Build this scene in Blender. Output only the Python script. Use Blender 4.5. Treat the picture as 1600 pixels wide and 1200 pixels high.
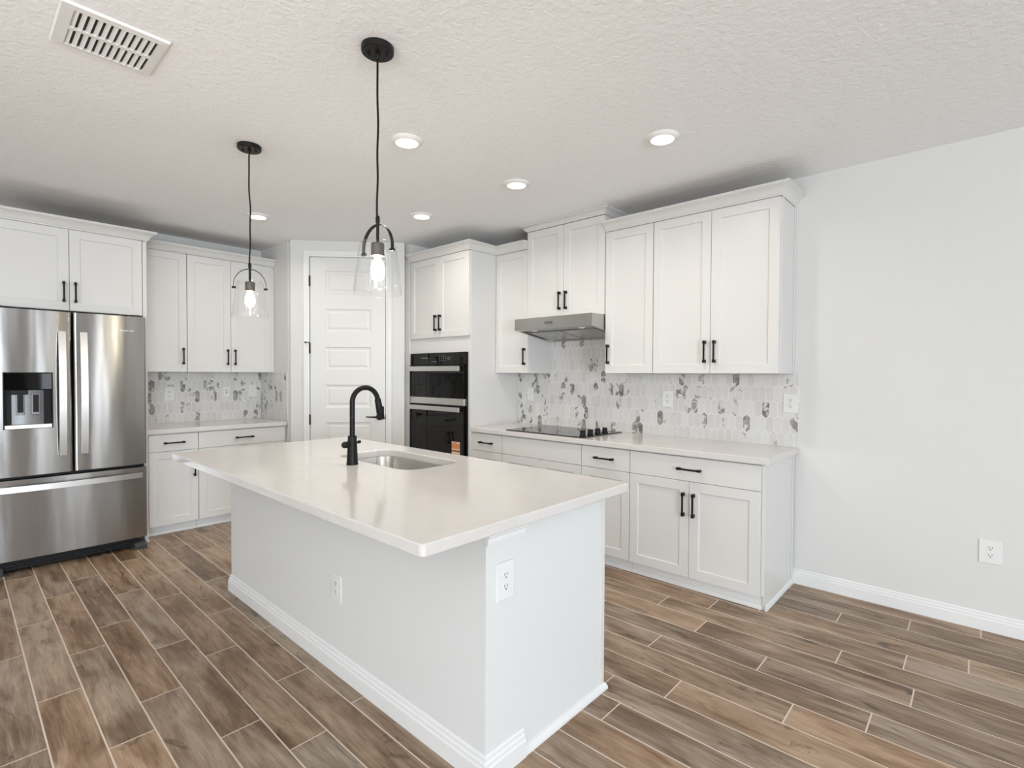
import bpy, bmesh, math, random
from mathutils import Vector, Matrix

random.seed(7)
for _o in list(bpy.data.objects):
    bpy.data.objects.remove(_o, do_unlink=True)
SC = bpy.context.scene
COL = SC.collection

# ------------------------------------------------------------------ camera
YAW, PITCH, ROLL = math.radians(42.444), math.radians(1.079), math.radians(0.259)
fw = Vector((-math.sin(YAW) * math.cos(PITCH), math.cos(YAW) * math.cos(PITCH), -math.sin(PITCH)))
r0 = Vector((math.cos(YAW), math.sin(YAW), 0))
u0_ = r0.cross(fw)
rr = math.cos(ROLL) * r0 + math.sin(ROLL) * u0_
uu = -math.sin(ROLL) * r0 + math.cos(ROLL) * u0_
cam_data = bpy.data.cameras.new('camera')
cam = bpy.data.objects.new('camera', cam_data)
COL.objects.link(cam)
mw = Matrix((rr, uu, -fw)).transposed().to_4x4()
mw.translation = Vector((0, -3.832, 1.3964))
cam.matrix_world = mw
cam_data.sensor_width = 36
cam_data.lens = 36 * 803.44 / 1600
cam_data.clip_start = 0.05
SC.camera = cam

# ------------------------------------------------------------------ world, lights, exposure
W = bpy.data.worlds.new('world')
SC.world = W
W.use_nodes = True
bg = W.node_tree.nodes['Background']
bg.inputs['Color'].default_value = (0.85, 0.92, 1.0, 1)
bg.inputs['Strength'].default_value = 1.6

SC.view_settings.view_transform = 'Standard'
SC.view_settings.look = 'None'
SC.view_settings.gamma = 1
SC.view_settings.use_curve_mapping = False
SC.view_settings.exposure = -0.06
SC.cycles.use_denoising = True
SC.cycles.max_bounces = 12
SC.cycles.diffuse_bounces = 8
SC.cycles.transparent_max_bounces = 16
SC.cycles.sample_clamp_indirect = 6


def area(name, loc, direction, sx, sy, power, color, spread=180):
    d = bpy.data.lights.new(name, 'AREA')
    d.shape = 'RECTANGLE'
    d.size, d.size_y = sx, sy
    d.energy = power
    d.color = color
    d.spread = math.radians(spread)
    o = bpy.data.objects.new(name, d)
    COL.objects.link(o)
    o.location = loc
    o.rotation_euler = Vector(direction).to_track_quat('-Z', 'Y').to_euler()
    return o


# daylight through the glazing behind and beside the camera
area('window_daylight', (5.93, -1.95, 1.25), (-1, 0, 0), 0.95, 2.2, 36, (0.86, 0.93, 1.0))
area('window_daylight', (5.93, -6.0, 1.25), (-1, 0, 0), 2.8, 2.2, 400, (0.80, 0.90, 1.0))
area('window_daylight', (1.0, -7.93, 1.25), (0, 1, 0), 5.2, 2.2, 70, (0.92, 0.96, 1.0))
# added fill lamp, aimed up behind the camera to brighten the ceiling
area('added_ceiling_fill', (-0.8, -6.3, 0.6), (0, 0, 1), 0.8, 0.8, 85, (1.0, 0.975, 0.955), 160)

# ------------------------------------------------------------------ materials
def nt(m):
    m.use_nodes = True
    return m.node_tree, m.node_tree.nodes['Principled BSDF']


def mat(name, color, rough=0.5, metal=0.0, spec=0.5, emit=None, estr=0.0, coat=0.0):
    m = bpy.data.materials.new(name)
    t, b = nt(m)
    b.inputs['Base Color'].default_value = (*color, 1)
    b.inputs['Roughness'].default_value = rough
    b.inputs['Metallic'].default_value = metal
    b.inputs['Specular IOR Level'].default_value = spec
    b.inputs['Coat Weight'].default_value = coat
    if emit:
        b.inputs['Emission Color'].default_value = (*emit, 1)
        b.inputs['Emission Strength'].default_value = estr
    return m


def add_noise_bump(m, scale, strength, dist=0.01, detail=4, rough=0.6):
    t, b = nt(m)
    g = t.nodes.new('ShaderNodeNewGeometry')
    n = t.nodes.new('ShaderNodeTexNoise')
    n.inputs['Scale'].default_value = scale
    n.inputs['Detail'].default_value = detail
    n.inputs['Roughness'].default_value = rough
    t.links.new(g.outputs['Position'], n.inputs['Vector'])
    bp = t.nodes.new('ShaderNodeBump')
    bp.inputs['Strength'].default_value = strength
    bp.inputs['Distance'].default_value = dist
    t.links.new(n.outputs['Fac'], bp.inputs['Height'])
    t.links.new(bp.outputs['Normal'], b.inputs['Normal'])
    return n


M = {}
M['cabinet'] = mat('cabinet_white', (0.655, 0.648, 0.628), 0.38)
M['wall'] = mat('wall_paint', (0.655, 0.652, 0.632), 0.62, spec=0.3)
add_noise_bump(M['wall'], 90, 0.05, 0.003)
M['island_wall'] = mat('island_paint', (0.665, 0.67, 0.66), 0.6, spec=0.3)
add_noise_bump(M['island_wall'], 90, 0.05, 0.003)
M['ceiling'] = mat('ceiling_paint', (0.885, 0.895, 0.90), 0.9, spec=0.1)
_n = add_noise_bump(M['ceiling'], 34, 0.6, 0.008, 3, 0.55)
_n.inputs['Distortion'].default_value = 0.6
M['top_shade_wood'] = mat('cabinet_top_shade_wood', (0.20, 0.13, 0.08), 0.8)  # raw wood brown, kept dark to deepen the shade above the cabinets
M['trim'] = mat('trim_white', (0.74, 0.742, 0.735), 0.35)
M['door'] = mat('door_white', (0.70, 0.697, 0.675), 0.4)
M['black'] = mat('black_matte_metal', (0.007, 0.007, 0.007), 0.40, spec=0.2)
M['bronze'] = mat('dark_bronze_metal', (0.010, 0.009, 0.008), 0.4, metal=0.0, spec=0.25)
M['socket'] = mat('lamp_socket_bronze', (0.07, 0.06, 0.055), 0.45, metal=0.5)
M['plastic_black'] = mat('black_plastic', (0.008, 0.008, 0.009), 0.5, spec=0.25)
M['plastic_grey'] = mat('grey_plastic', (0.05, 0.051, 0.053), 0.5, spec=0.3)
M['oven_glass'] = mat('black_oven_glass', (0.004, 0.004, 0.004), 0.03, spec=0.32)
M['oven_frame'] = mat('black_oven_enamel', (0.006, 0.006, 0.006), 0.12, spec=0.3)
M['cooktop_glass'] = mat('black_cooktop_glass', (0.010, 0.0095, 0.009), 0.06, spec=0.6)
M['plate'] = mat('outlet_white_plastic', (0.735, 0.735, 0.725), 0.35)
M['slot'] = mat('outlet_slot_dark', (0.03, 0.03, 0.03), 0.7)
M['glyph_dark'] = mat('printed_dark_mark', (0.02, 0.02, 0.02), 0.6)
M['glyph_light'] = mat('printed_light_mark', (0.7, 0.7, 0.68), 0.5)
M['glyph_grey'] = mat('printed_grey_mark', (0.25, 0.25, 0.26), 0.5)
M['vent'] = mat('vent_white_enamel', (0.78, 0.775, 0.755), 0.45)
M['vent_shade'] = mat('vent_duct_shade', (0.05, 0.047, 0.043), 0.8)
M['sticker'] = mat('sticker_orange', (0.62, 0.26, 0.09), 0.5)
M['sticker_pale'] = mat('sticker_pale', (0.80, 0.58, 0.44), 0.5)
M['sticker_brown'] = mat('sticker_brown', (0.23, 0.10, 0.06), 0.5)
M['lens'] = mat('lamp_lens_lit', (1, 1, 1), 0.4, emit=(1.0, 0.94, 0.84), estr=9)
M['bulb'] = mat('bulb_lit', (1, 1, 1), 0.3, emit=(1.0, 0.86, 0.66), estr=110)
M['lamp_trim'] = mat('lamp_trim_white', (0.83, 0.82, 0.80), 0.4)
M['chrome'] = mat('bright_handle_metal', (0.72, 0.71, 0.69), 0.3, metal=1.0)


def steel(name, color, rough, aniso, axis='Z', bump=0.0, bscale=(1, 1, 1)):
    m = bpy.data.materials.new(name)
    t, b = nt(m)
    b.inputs['Base Color'].default_value = (*color, 1)
    b.inputs['Metallic'].default_value = 1
    b.inputs['Roughness'].default_value = rough
    b.inputs['Anisotropic'].default_value = aniso
    if aniso:
        b.inputs['Anisotropic Rotation'].default_value = 0.25
        tg = t.nodes.new('ShaderNodeTangent')
        tg.direction_type = 'RADIAL'
        tg.axis = axis
        t.links.new(tg.outputs['Tangent'], b.inputs['Tangent'])
    if bump:
        g = t.nodes.new('ShaderNodeNewGeometry')
        mp = t.nodes.new('ShaderNodeMapping')
        mp.inputs['Scale'].default_value = bscale
        n = t.nodes.new('ShaderNodeTexNoise')
        n.inputs['Scale'].default_value = 1
        n.inputs['Detail'].default_value = 1.5
        t.links.new(g.outputs['Position'], mp.inputs['Vector'])
        t.links.new(mp.outputs['Vector'], n.inputs['Vector'])
        bp = t.nodes.new('ShaderNodeBump')
        bp.inputs['Strength'].default_value = bump
        bp.inputs['Distance'].default_value = 0.02
        t.links.new(n.outputs['Fac'], bp.inputs['Height'])
        t.links.new(bp.outputs['Normal'], b.inputs['Normal'])
    return m


M['steel'] = steel('fridge_brushed_steel', (0.355, 0.348, 0.338), 0.23, 0.9, 'Z', 0.16, (7, 7, 0.9))
M['hood_steel'] = steel('hood_brushed_steel', (0.46, 0.45, 0.43), 0.27, 0.7, 'Z')
M['dispenser_steel'] = mat('dispenser_satin_metal', (0.22, 0.22, 0.225), 0.4, metal=0.6)
M['sink_steel'] = steel('sink_steel', (0.52, 0.50, 0.47), 0.26, 0.5, 'Z')

# clear lamp glass
g = bpy.data.materials.new('clear_lamp_glass')
g.use_nodes = True
t = g.node_tree
t.nodes.clear()
out = t.nodes.new('ShaderNodeOutputMaterial')
mixs = t.nodes.new('ShaderNodeMixShader')
tr = t.nodes.new('ShaderNodeBsdfTransparent')
tr.inputs['Color'].default_value = (0.998, 0.998, 0.997, 1)
gl = t.nodes.new('ShaderNodeBsdfGlossy')
gl.inputs['Roughness'].default_value = 0.03
lw = t.nodes.new('ShaderNodeLayerWeight')
pw = t.nodes.new('ShaderNodeMath')
pw.operation = 'POWER'
pw.inputs[1].default_value = 4.0
ma = t.nodes.new('ShaderNodeMath')
ma.operation = 'MULTIPLY_ADD'
ma.inputs[1].default_value = 0.40
ma.inputs[2].default_value = 0.035
t.links.new(lw.outputs['Facing'], pw.inputs[0])
t.links.new(pw.outputs[0], ma.inputs[0])
t.links.new(ma.outputs[0], mixs.inputs['Fac'])
t.links.new(tr.outputs['BSDF'], mixs.inputs[1])
t.links.new(gl.outputs['BSDF'], mixs.inputs[2])
t.links.new(mixs.outputs['Shader'], out.inputs['Surface'])
M['glass'] = g


def quartz():
    m = bpy.data.materials.new('quartz_white')
    t, b = nt(m)
    b.inputs['Roughness'].default_value = 0.13
    g = t.nodes.new('ShaderNodeNewGeometry')
    n = t.nodes.new('ShaderNodeTexNoise')
    n.inputs['Scale'].default_value = 2.2
    n.inputs['Detail'].default_value = 6
    n.inputs['Distortion'].default_value = 1.4
    t.links.new(g.outputs['Position'], n.inputs['Vector'])
    cr = t.nodes.new('ShaderNodeValToRGB')
    e = cr.color_ramp.elements
    e[0].position = 0.47
    e[0].color = (0.635, 0.612, 0.588, 1)
    e[1].position = 0.53
    e[1].color = (0.635, 0.612, 0.588, 1)
    k = e.new(0.50)
    k.color = (0.615, 0.59, 0.565, 1)
    t.links.new(n.outputs['Fac'], cr.inputs['Fac'])
    t.links.new(cr.outputs['Color'], b.inputs['Base Color'])
    return m


M['quartz'] = quartz()


def plank_material():
    m = bpy.data.materials.new('wood_look_tile')
    t, b = nt(m)
    L = t.links.new
    at = t.nodes.new('ShaderNodeAttribute')
    at.attribute_name = 'variation'
    sep = t.nodes.new('ShaderNodeSeparateColor')
    L(at.outputs['Color'], sep.inputs['Color'])
    g = t.nodes.new('ShaderNodeNewGeometry')
    off = t.nodes.new('ShaderNodeVectorMath')
    off.operation = 'SCALE'
    off.inputs['Scale'].default_value = 37
    L(at.outputs['Color'], off.inputs[0])
    add = t.nodes.new('ShaderNodeVectorMath')
    add.operation = 'ADD'
    L(g.outputs['Position'], add.inputs[0])
    L(off.outputs['Vector'], add.inputs[1])

    def noise(sc, scale, detail, dist):
        mp = t.nodes.new('ShaderNodeMapping')
        mp.inputs['Scale'].default_value = sc
        L(add.outputs['Vector'], mp.inputs['Vector'])
        n = t.nodes.new('ShaderNodeTexNoise')
        n.inputs['Scale'].default_value = scale
        n.inputs['Detail'].default_value = detail
        n.inputs['Roughness'].default_value = 0.62
        n.inputs['Distortion'].default_value = dist
        L(mp.outputs['Vector'], n.inputs['Vector'])
        return n.outputs['Fac']

    broad = noise((1.0, 3.2, 1), 2.2, 3, 0.7)
    streak = noise((1.0, 11, 1), 3.0, 6, 0.5)
    fine = noise((2.0, 60, 1), 4.0, 4, 0.2)
    knots = noise((1.6, 4.5, 1), 2.6, 3, 1.6)
    base = t.nodes.new('ShaderNodeValToRGB')
    e = base.color_ramp.elements
    e[0].position, e[0].color = 0.0, (0.062, 0.040, 0.027, 1)
    e[1].position, e[1].color = 1.0, (0.38, 0.29, 0.215, 1)
    k = e.new(0.5)
    k.color = (0.185, 0.121, 0.075, 1)
    # per plank tone + broad cloudy variation + streaks
    s1 = t.nodes.new('ShaderNodeMath')
    s1.operation = 'MULTIPLY_ADD'
    s1.inputs[1].default_value = 0.26
    L(sep.outputs['Red'], s1.inputs[0])
    s2 = t.nodes.new('ShaderNodeMath')
    s2.operation = 'MULTIPLY_ADD'
    s2.inputs[1].default_value = 1.5
    s2.inputs[2].default_value = -0.74
    L(broad, s2.inputs[0])
    s3 = t.nodes.new('ShaderNodeMath')
    s3.operation = 'MULTIPLY_ADD'
    s3.inputs[1].default_value = 1.15
    L(streak, s3.inputs[0])
    L(s2.outputs[0], s3.inputs[2])
    L(s3.outputs[0], s1.inputs[2])
    L(s1.outputs[0], base.inputs['Fac'])
    # fine grain and dark knots
    fr = t.nodes.new('ShaderNodeMapRange')
    fr.inputs['From Min'].default_value = 0.3
    fr.inputs['From Max'].default_value = 0.7
    fr.inputs['To Min'].default_value = 0.78
    fr.inputs['To Max'].default_value = 1.18
    L(fine, fr.inputs['Value'])
    kr = t.nodes.new('ShaderNodeMapRange')
    kr.inputs['From Min'].default_value = 0.27
    kr.inputs['From Max'].default_value = 0.40
    kr.inputs['To Min'].default_value = 0.45
    kr.inputs['To Max'].default_value = 1.0
    L(knots, kr.inputs['Value'])
    mu = t.nodes.new('ShaderNodeMath')
    mu.operation = 'MULTIPLY'
    L(fr.outputs[0], mu.inputs[0])
    L(kr.outputs[0], mu.inputs[1])
    mix = t.nodes.new('ShaderNodeVectorMath')
    mix.operation = 'SCALE'
    L(base.outputs['Color'], mix.inputs[0])
    L(mu.outputs[0], mix.inputs['Scale'])
    # grey or amber leaning planks
    tint = t.nodes.new('ShaderNodeMix')
    tint.data_type = 'RGBA'
    tint.inputs['A'].default_value = (0.95, 1.0, 1.05, 1)
    tint.inputs['B'].default_value = (1.09, 0.99, 0.88, 1)
    L(sep.outputs['Green'], tint.inputs['Factor'])
    fin = t.nodes.new('ShaderNodeVectorMath')
    fin.operation = 'MULTIPLY'
    L(mix.outputs['Vector'], fin.inputs[0])
    L(tint.outputs['Result'], fin.inputs[1])
    L(fin.outputs['Vector'], b.inputs['Base Color'])
    b.inputs['Roughness'].default_value = 0.36
    b.inputs['Specular IOR Level'].default_value = 0.32
    bp = t.nodes.new('ShaderNodeBump')
    bp.inputs['Strength'].default_value = 0.12
    bp.inputs['Distance'].default_value = 0.002
    L(streak, bp.inputs['Height'])
    L(bp.outputs['Normal'], b.inputs['Normal'])
    return m


M['plank'] = plank_material()
M['grout'] = mat('floor_grout', (0.66, 0.57, 0.49), 0.85, spec=0.2)


def marble_tile():
    m = bpy.data.materials.new('marble_picket_tile')
    t, b = nt(m)
    L = t.links.new
    at = t.nodes.new('ShaderNodeAttribute')
    at.attribute_name = 'variation'
    sep = t.nodes.new('ShaderNodeSeparateColor')
    L(at.outputs['Color'], sep.inputs['Color'])
    g = t.nodes.new('ShaderNodeNewGeometry')
    off = t.nodes.new('ShaderNodeVectorMath')
    off.operation = 'SCALE'
    off.inputs['Scale'].default_value = 53
    L(at.outputs['Color'], off.inputs[0])
    add = t.nodes.new('ShaderNodeVectorMath')
    add.operation = 'ADD'
    L(g.outputs['Position'], add.inputs[0])
    L(off.outputs['Vector'], add.inputs[1])
    n = t.nodes.new('ShaderNodeTexNoise')
    n.inputs['Scale'].default_value = 11
    n.inputs['Detail'].default_value = 3
    n.inputs['Distortion'].default_value = 1.3
    L(add.outputs['Vector'], n.inputs['Vector'])
    n2 = t.nodes.new('ShaderNodeTexNoise')
    n2.inputs['Scale'].default_value = 24
    n2.inputs['Detail'].default_value = 5
    L(add.outputs['Vector'], n2.inputs['Vector'])
    # vein amount: tiles with a high blue value carry patches of grey
    a = t.nodes.new('ShaderNodeMath')
    a.operation = 'MULTIPLY_ADD'
    a.inputs[1].default_value = 0.40
    L(sep.outputs['Blue'], a.inputs[0])
    L(n.outputs['Fac'], a.inputs[2])
    mr = t.nodes.new('ShaderNodeMapRange')
    mr.inputs['From Min'].default_value = 0.755
    mr.inputs['From Max'].default_value = 0.84
    L(a.outputs[0], mr.inputs['Value'])
    dm = t.nodes.new('ShaderNodeMath')
    dm.operation = 'MULTIPLY'
    L(mr.outputs[0], dm.inputs[0])
    sh = t.nodes.new('ShaderNodeMapRange')
    sh.inputs['From Min'].default_value = 0.35
    sh.inputs['From Max'].default_value = 0.65
    sh.inputs['To Min'].default_value = 0.5
    sh.inputs['To Max'].default_value = 1.0
    L(n2.outputs['Fac'], sh.inputs['Value'])
    L(sh.outputs[0], dm.inputs[1])
    white = t.nodes.new('ShaderNodeMix')
    white.data_type = 'RGBA'
    white.inputs['A'].default_value = (0.60, 0.588, 0.568, 1)
    white.inputs['B'].default_value = (0.66, 0.652, 0.635, 1)
    L(sep.outputs['Red'], white.inputs['Factor'])
    mix = t.nodes.new('ShaderNodeMix')
    mix.data_type = 'RGBA'
    mix.inputs['B'].default_value = (0.15, 0.138, 0.125, 1)
    L(dm.outputs[0], mix.inputs['Factor'])
    L(white.outputs['Result'], mix.inputs['A'])
    L(mix.outputs['Result'], b.inputs['Base Color'])
    b.inputs['Roughness'].default_value = 0.3
    return m


M['tile'] = marble_tile()
M['tile_grout'] = mat('tile_grout_white', (0.86, 0.85, 0.83), 0.8, spec=0.2)

# ------------------------------------------------------------------ object helpers
def tag(o, label=None, cat=None, group=None, kind=None):
    if label:
        o['label'] = label
    if cat:
        o['category'] = cat
    if group:
        o['group'] = group
    if kind:
        o['kind'] = kind
    return o


def thing(name, label, cat, loc, group=None):
    o = bpy.data.objects.new(name, None)
    o.empty_display_size = 0.1
    COL.objects.link(o)
    o.location = loc
    return tag(o, label, cat, group)


def root_loc(o):
    while o.parent:
        o = o.parent
    return Vector(o.location)


def build(name, bm, m, parent=None, loc=None, bevel=0.0, seg=2, smooth=None, mats=None):
    """link bm (world coordinates) as ONE mesh object"""
    bmesh.ops.remove_doubles(bm, verts=bm.verts, dist=1e-6)
    bmesh.ops.recalc_face_normals(bm, faces=bm.faces)
    org = root_loc(parent) if parent else Vector(loc if loc is not None else (0, 0, 0))
    if parent is None and loc is None:
        pts = [v.co for v in bm.verts]
        org = Vector((sum(p.x for p in pts) / len(pts), sum(p.y for p in pts) / len(pts), min(p.z for p in pts)))
    bmesh.ops.translate(bm, verts=bm.verts, vec=-org)
    if smooth is not None:
        for f in bm.faces:
            f.smooth = True
        for e in bm.edges:
            if len(e.link_faces) == 2 and e.calc_face_angle(0) > smooth:
                e.smooth = False
    me = bpy.data.meshes.new(name)
    bm.to_mesh(me)
    bm.free()
    for mm in (mats or [m]):
        me.materials.append(mm)
    o = bpy.data.objects.new(name, me)
    COL.objects.link(o)
    if parent:
        o.parent = parent
    else:
        o.location = org
    if bevel:
        b = o.modifiers.new('bevel', 'BEVEL')
        b.width = bevel
        b.segments = seg
        b.limit_method = 'ANGLE'
        b.angle_limit = math.radians(40)
    return o


class Fr:
    """local frame: u to the right when facing the surface, v out of it, z up"""
    def __init__(s, org, right, outw):
        s.o, s.r, s.v = Vector((*org, 0)), Vector((*right, 0)), Vector((*outw, 0))

    def p(s, u, v, z):
        return s.o + s.r * u + s.v * v + Vector((0, 0, z))


WORLD = Fr((0, 0), (1, 0), (0, 1))
RANGE = Fr((0, 0), (1, 0), (0, -1))            # cooktop wall, u = x
LEFT = Fr((-5.77, 0), (0, 1), (1, 0))          # fridge wall, u = y
PA, PB = Vector((-5.06, -1.551)), Vector((-4.31, -0.731))
PL = (PB - PA).length
PD = (PB - PA) / PL
PANTRY = Fr(PA, PD, (PD.y, -PD.x))             # pantry door wall
ENDF = Fr((0, 0), (0, 1), (1, 0))              # any face looking to +x, u = y


def box(bm, F, u0, u1, v0, v1, z0, z1):
    vs = [bm.verts.new(F.p(u, v, z)) for u in (u0, u1) for v in (v0, v1) for z in (z0, z1)]
    for q in ((0, 1, 3, 2), (4, 6, 7, 5), (0, 4, 5, 1), (2, 3, 7, 6), (0, 2, 6, 4), (1, 5, 7, 3)):
        bm.faces.new([vs[i] for i in q])
    return vs


def BX(F, *boxes):
    bm = bmesh.new()
    for b in boxes:
        box(bm, F, *b)
    return bm


def lathe(bm, profile, cx, cy, n=32, close=True):
    rings = []
    for r, z in profile:
        if r < 1e-6:
            rings.append([bm.verts.new((cx, cy, z))])
        else:
            rings.append([bm.verts.new((cx + r * math.cos(2 * math.pi * i / n), cy + r * math.sin(2 * math.pi * i / n), z)) for i in range(n)])
    for a, b in zip(rings, rings[1:]):
        for i in range(n):
            j = (i + 1) % n
            if len(a) == 1 and len(b) == 1:
                continue
            if len(a) == 1:
                bm.faces.new((a[0], b[i], b[j]))
            elif len(b) == 1:
                bm.faces.new((a[i], a[j], b[0]))
            else:
                bm.faces.new((a[i], a[j], b[j], b[i]))
    return bm


def tube(bm, pts, r, n=12, caps=True):
    pts = [Vector(p) for p in pts]
    rad = r if isinstance(r, (list, tuple)) else [r] * len(pts)
    rings = []
    prev = None
    for i, p in enumerate(pts):
        d = (pts[min(i + 1, len(pts) - 1)] - pts[max(i - 1, 0)]).normalized()
        if prev is None:
            a = Vector((0, 0, 1)) if abs(d.z) < 0.9 else Vector((1, 0, 0))
            x = d.cross(a).normalized()
        else:
            x = (prev - d * prev.dot(d)).normalized()
        prev = x
        y = d.cross(x)
        rings.append([bm.verts.new(p + rad[i] * (x * math.cos(2 * math.pi * k / n) + y * math.sin(2 * math.pi * k / n))) for k in range(n)])
    for a, b in zip(rings, rings[1:]):
        for k in range(n):
            bm.faces.new((a[k], a[(k + 1) % n], b[(k + 1) % n], b[k]))
    if caps:
        bm.faces.new(rings[0])
        bm.faces.new(rings[-1])
    return bm


def sweep(bm, F, path, profile, side=1):
    """moulding: profile [(out, z)] swept along plan polyline path [(u, v)], mitred; out goes to the left (side=1) or right"""
    P = [Vector(p) for p in path]
    rows = []
    for i, p in enumerate(P):
        d0 = (P[i] - P[i - 1]).normalized() if i > 0 else None
        d1 = (P[i + 1] - P[i]).normalized() if i < len(P) - 1 else None
        n0 = Vector((-d0.y, d0.x)) * side if d0 else None
        n1 = Vector((-d1.y, d1.x)) * side if d1 else None
        if n0 and n1:
            m = (n0 + n1)
            m = m / (m.dot(n0))
        else:
            m = n0 or n1
        rows.append([bm.verts.new(F.p(p.x + m.x * o, p.y + m.y * o, z)) for o, z in profile])
    k = len(profile)
    for a, b in zip(rows, rows[1:]):
        for j in range(k):
            bm.faces.new((a[j], a[(j + 1) % k], b[(j + 1) % k], b[j]))
    bm.faces.new(rows[0])
    bm.faces.new(rows[-1])
    return bm


def panel_face(bm, F, u0, u1, z0, z1, vb, vf, panels, rings):
    """slab from vb to vf with panels [(u0,u1,z0,z1)] pressed into its front; rings = [(inset, depth)...] of each panel"""
    us = sorted({u0, u1, *[p[0] for p in panels], *[p[1] for p in panels]})
    zs = sorted({z0, z1, *[p[2] for p in panels], *[p[3] for p in panels]})
    for a, b in zip(us, us[1:]):
        for c, d in zip(zs, zs[1:]):
            if (a, b, c, d) in panels:
                def rect(ins, dep):
                    return [bm.verts.new(F.p(x, vf - dep, z)) for x, z in ((a + ins, c + ins), (b - ins, c + ins), (b - ins, d - ins), (a + ins, d - ins))]
                prev = rect(0, 0)
                for ins, dep in rings:
                    cur = rect(ins, dep)
                    for i in range(4):
                        bm.faces.new((prev[i], prev[(i + 1) % 4], cur[(i + 1) % 4], cur[i]))
                    prev = cur
                bm.faces.new(prev)
            else:
                bm.faces.new([bm.verts.new(F.p(x, vf, z)) for x, z in ((a, c), (b, c), (b, d), (a, d))])
    # split long edges consistently on the rim
    for a, b in zip(us, us[1:]):
        for z in (z0, z1):
            bm.faces.new([bm.verts.new(F.p(x, v, z)) for x, v in ((a, vf), (b, vf), (b, vb), (a, vb))])
    for c, d in zip(zs, zs[1:]):
        for u in (u0, u1):
            bm.faces.new([bm.verts.new(F.p(u, v, z)) for v, z in ((vf, c), (vf, d), (vb, d), (vb, c))])
    bm.faces.new([bm.verts.new(F.p(x, vb, z)) for x, z in ((u0, z0), (u1, z0), (u1, z1), (u0, z1))])
    return bm


# ------------------------------------------------------------------ cabinet parts
GAP = 0.0016


def handle(F, u, v, z, vertical, parent, L=0.152):
    bm = bmesh.new()
    h, w = L / 2, 0.0065
    if vertical:
        box(bm, F, u - 0.0055, u + 0.0055, v + 0.022, v + 0.033, z - h, z + h)
        for s in (-1, 1):
            a, b = sorted((z + s * h, z + s * (h - 0.022)))
            box(bm, F, u - w - 0.001, u + w + 0.001, v + 0.0003, v + 0.0345, a, b)
    else:
        box(bm, F, u - h, u + h, v + 0.022, v + 0.033, z - 0.0055, z + 0.0055)
        for s in (-1, 1):
            a, b = sorted((u + s * h, u + s * (h - 0.022)))
            box(bm, F, a, b, v + 0.0003, v + 0.0345, z - w - 0.001, z + w + 0.001)
    return build('handle', bm, M['black'], parent, bevel=0.0022, seg=2)


def shaker(F, u0, u1, z0, z1, v, parent, hside=None, hz=None, rail=0.062, name='door'):
    """shaker door on plane v (back) .. v+0.02 (front)"""
    a, b, c, d = u0 + GAP, u1 - GAP, z0 + GAP, z1 - GAP
    bm = bmesh.new()
    panel_face(bm, F, a, b, c, d, v + 0.0005, v + 0.02, [(a + rail, b - rail, c + rail, d - rail)], [(0.0025, 0.008)])
    o = build(name, bm, M['cabinet'], parent, bevel=0.0012, seg=1)
    if hside:
        hu = b - 0.032 if hside == 'r' else a + 0.032
        handle(F, hu, v + 0.02, hz, True, o)
    return o


def slab(F, u0, u1, z0, z1, v, parent, pull=True, name='drawer'):
    a, b, c, d = u0 + GAP, u1 - GAP, z0 + GAP, z1 - GAP
    o = build(name, BX(F, (a, b, v + 0.0005, v + 0.02, c, d)), M['cabinet'], parent, bevel=0.0015, seg=2)
    if pull:
        handle(F, (a + b) / 2, v + 0.02, (c + d) / 2, False, o, 0.158)
    return o


def cab_root(F, name, label, cat, u, v, z, group=None):
    return thing(name, label, cat, F.p(u, v, z), group)


def toe(F, u0, u1, vt, parent):
    """recessed toe board with a small shoe moulding at the floor"""
    build('toe_kick', BX(F, (u0, u1, vt - 0.02, vt, 0.0, 0.095)), M['trim'], parent)
    bm = bmesh.new()
    sweep(bm, F, [(u0, vt), (u1, vt)], [(0, 0.0), (0.016, 0.0), (0.016, 0.012), (0.011, 0.024), (0, 0.03)], 1)
    build('shoe_molding', bm, M['trim'], parent)


# crown profile: out, z (0..h)
def crown_profile(z, h, p):
    pts = [(0, 0), (0.10, 0), (0.12, 0.10), (0.22, 0.16), (0.30, 0.30), (0.42, 0.48), (0.60, 0.64), (0.80, 0.75), (0.92, 0.80), (0.92, 0.90), (1, 0.90), (1, 1), (0, 1)]
    return [(a * p, z + b * h) for a, b in pts]


def crown(F, path, z, h, p, label, side=1):
    bm = bmesh.new()
    sweep(bm, F, path, crown_profile(z, h, p), side)
    o = build('crown_molding', bm, M['cabinet'], None, smooth=0.6)
    return tag(o, label, 'molding', 'crown moldings above the cabinets')


# ================================================================== ROOM
CEIL = 2.712
RX0, RX1, RY0 = -5.77, 6.0, -8.0
T = 0.12


def struct(name, bm, m, **k):
    o = build(name, bm, m, **k)
    o['kind'] = 'structure'
    return o


# --- floor: plank tiles with the joints where the photo shows them
edges = [0.06, -0.13, -0.296, -0.455, -0.615, -0.785, -0.942, -1.11, -1.269, -1.425, -1.59, -1.76, -1.92, -2.07,
         -2.2275, -2.385, -2.5425, -2.70, -2.85, -2.998, -3.148, -3.303, -3.45, -3.60]
joints = [0.017, -0.281, -0.59, -0.026, -0.2565, -0.505, -0.202, -0.767, -0.3155, -0.571, -0.9935, -1.24, -1.115,
          -0.62, -0.33, -0.80, -1.02, -3.27, -2.803, -3.06, -3.54, -3.30, -3.853]
while edges[-1] > RY0:
    edges.append(edges[-1] - 0.158)
    joints.append(random.uniform(-1, 0))
bm = bmesh.new()
lay = bm.loops.layers.float_color.new('variation')
box(bm, WORLD, RX0 - 0.2, RX1 + 0.2, RY0 - 0.2, 0.2, -0.12, -0.0004)
for f in bm.faces:
    f.material_index = 1
PLK, GW = 0.932, 0.0029
tone_fix = {}
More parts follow.
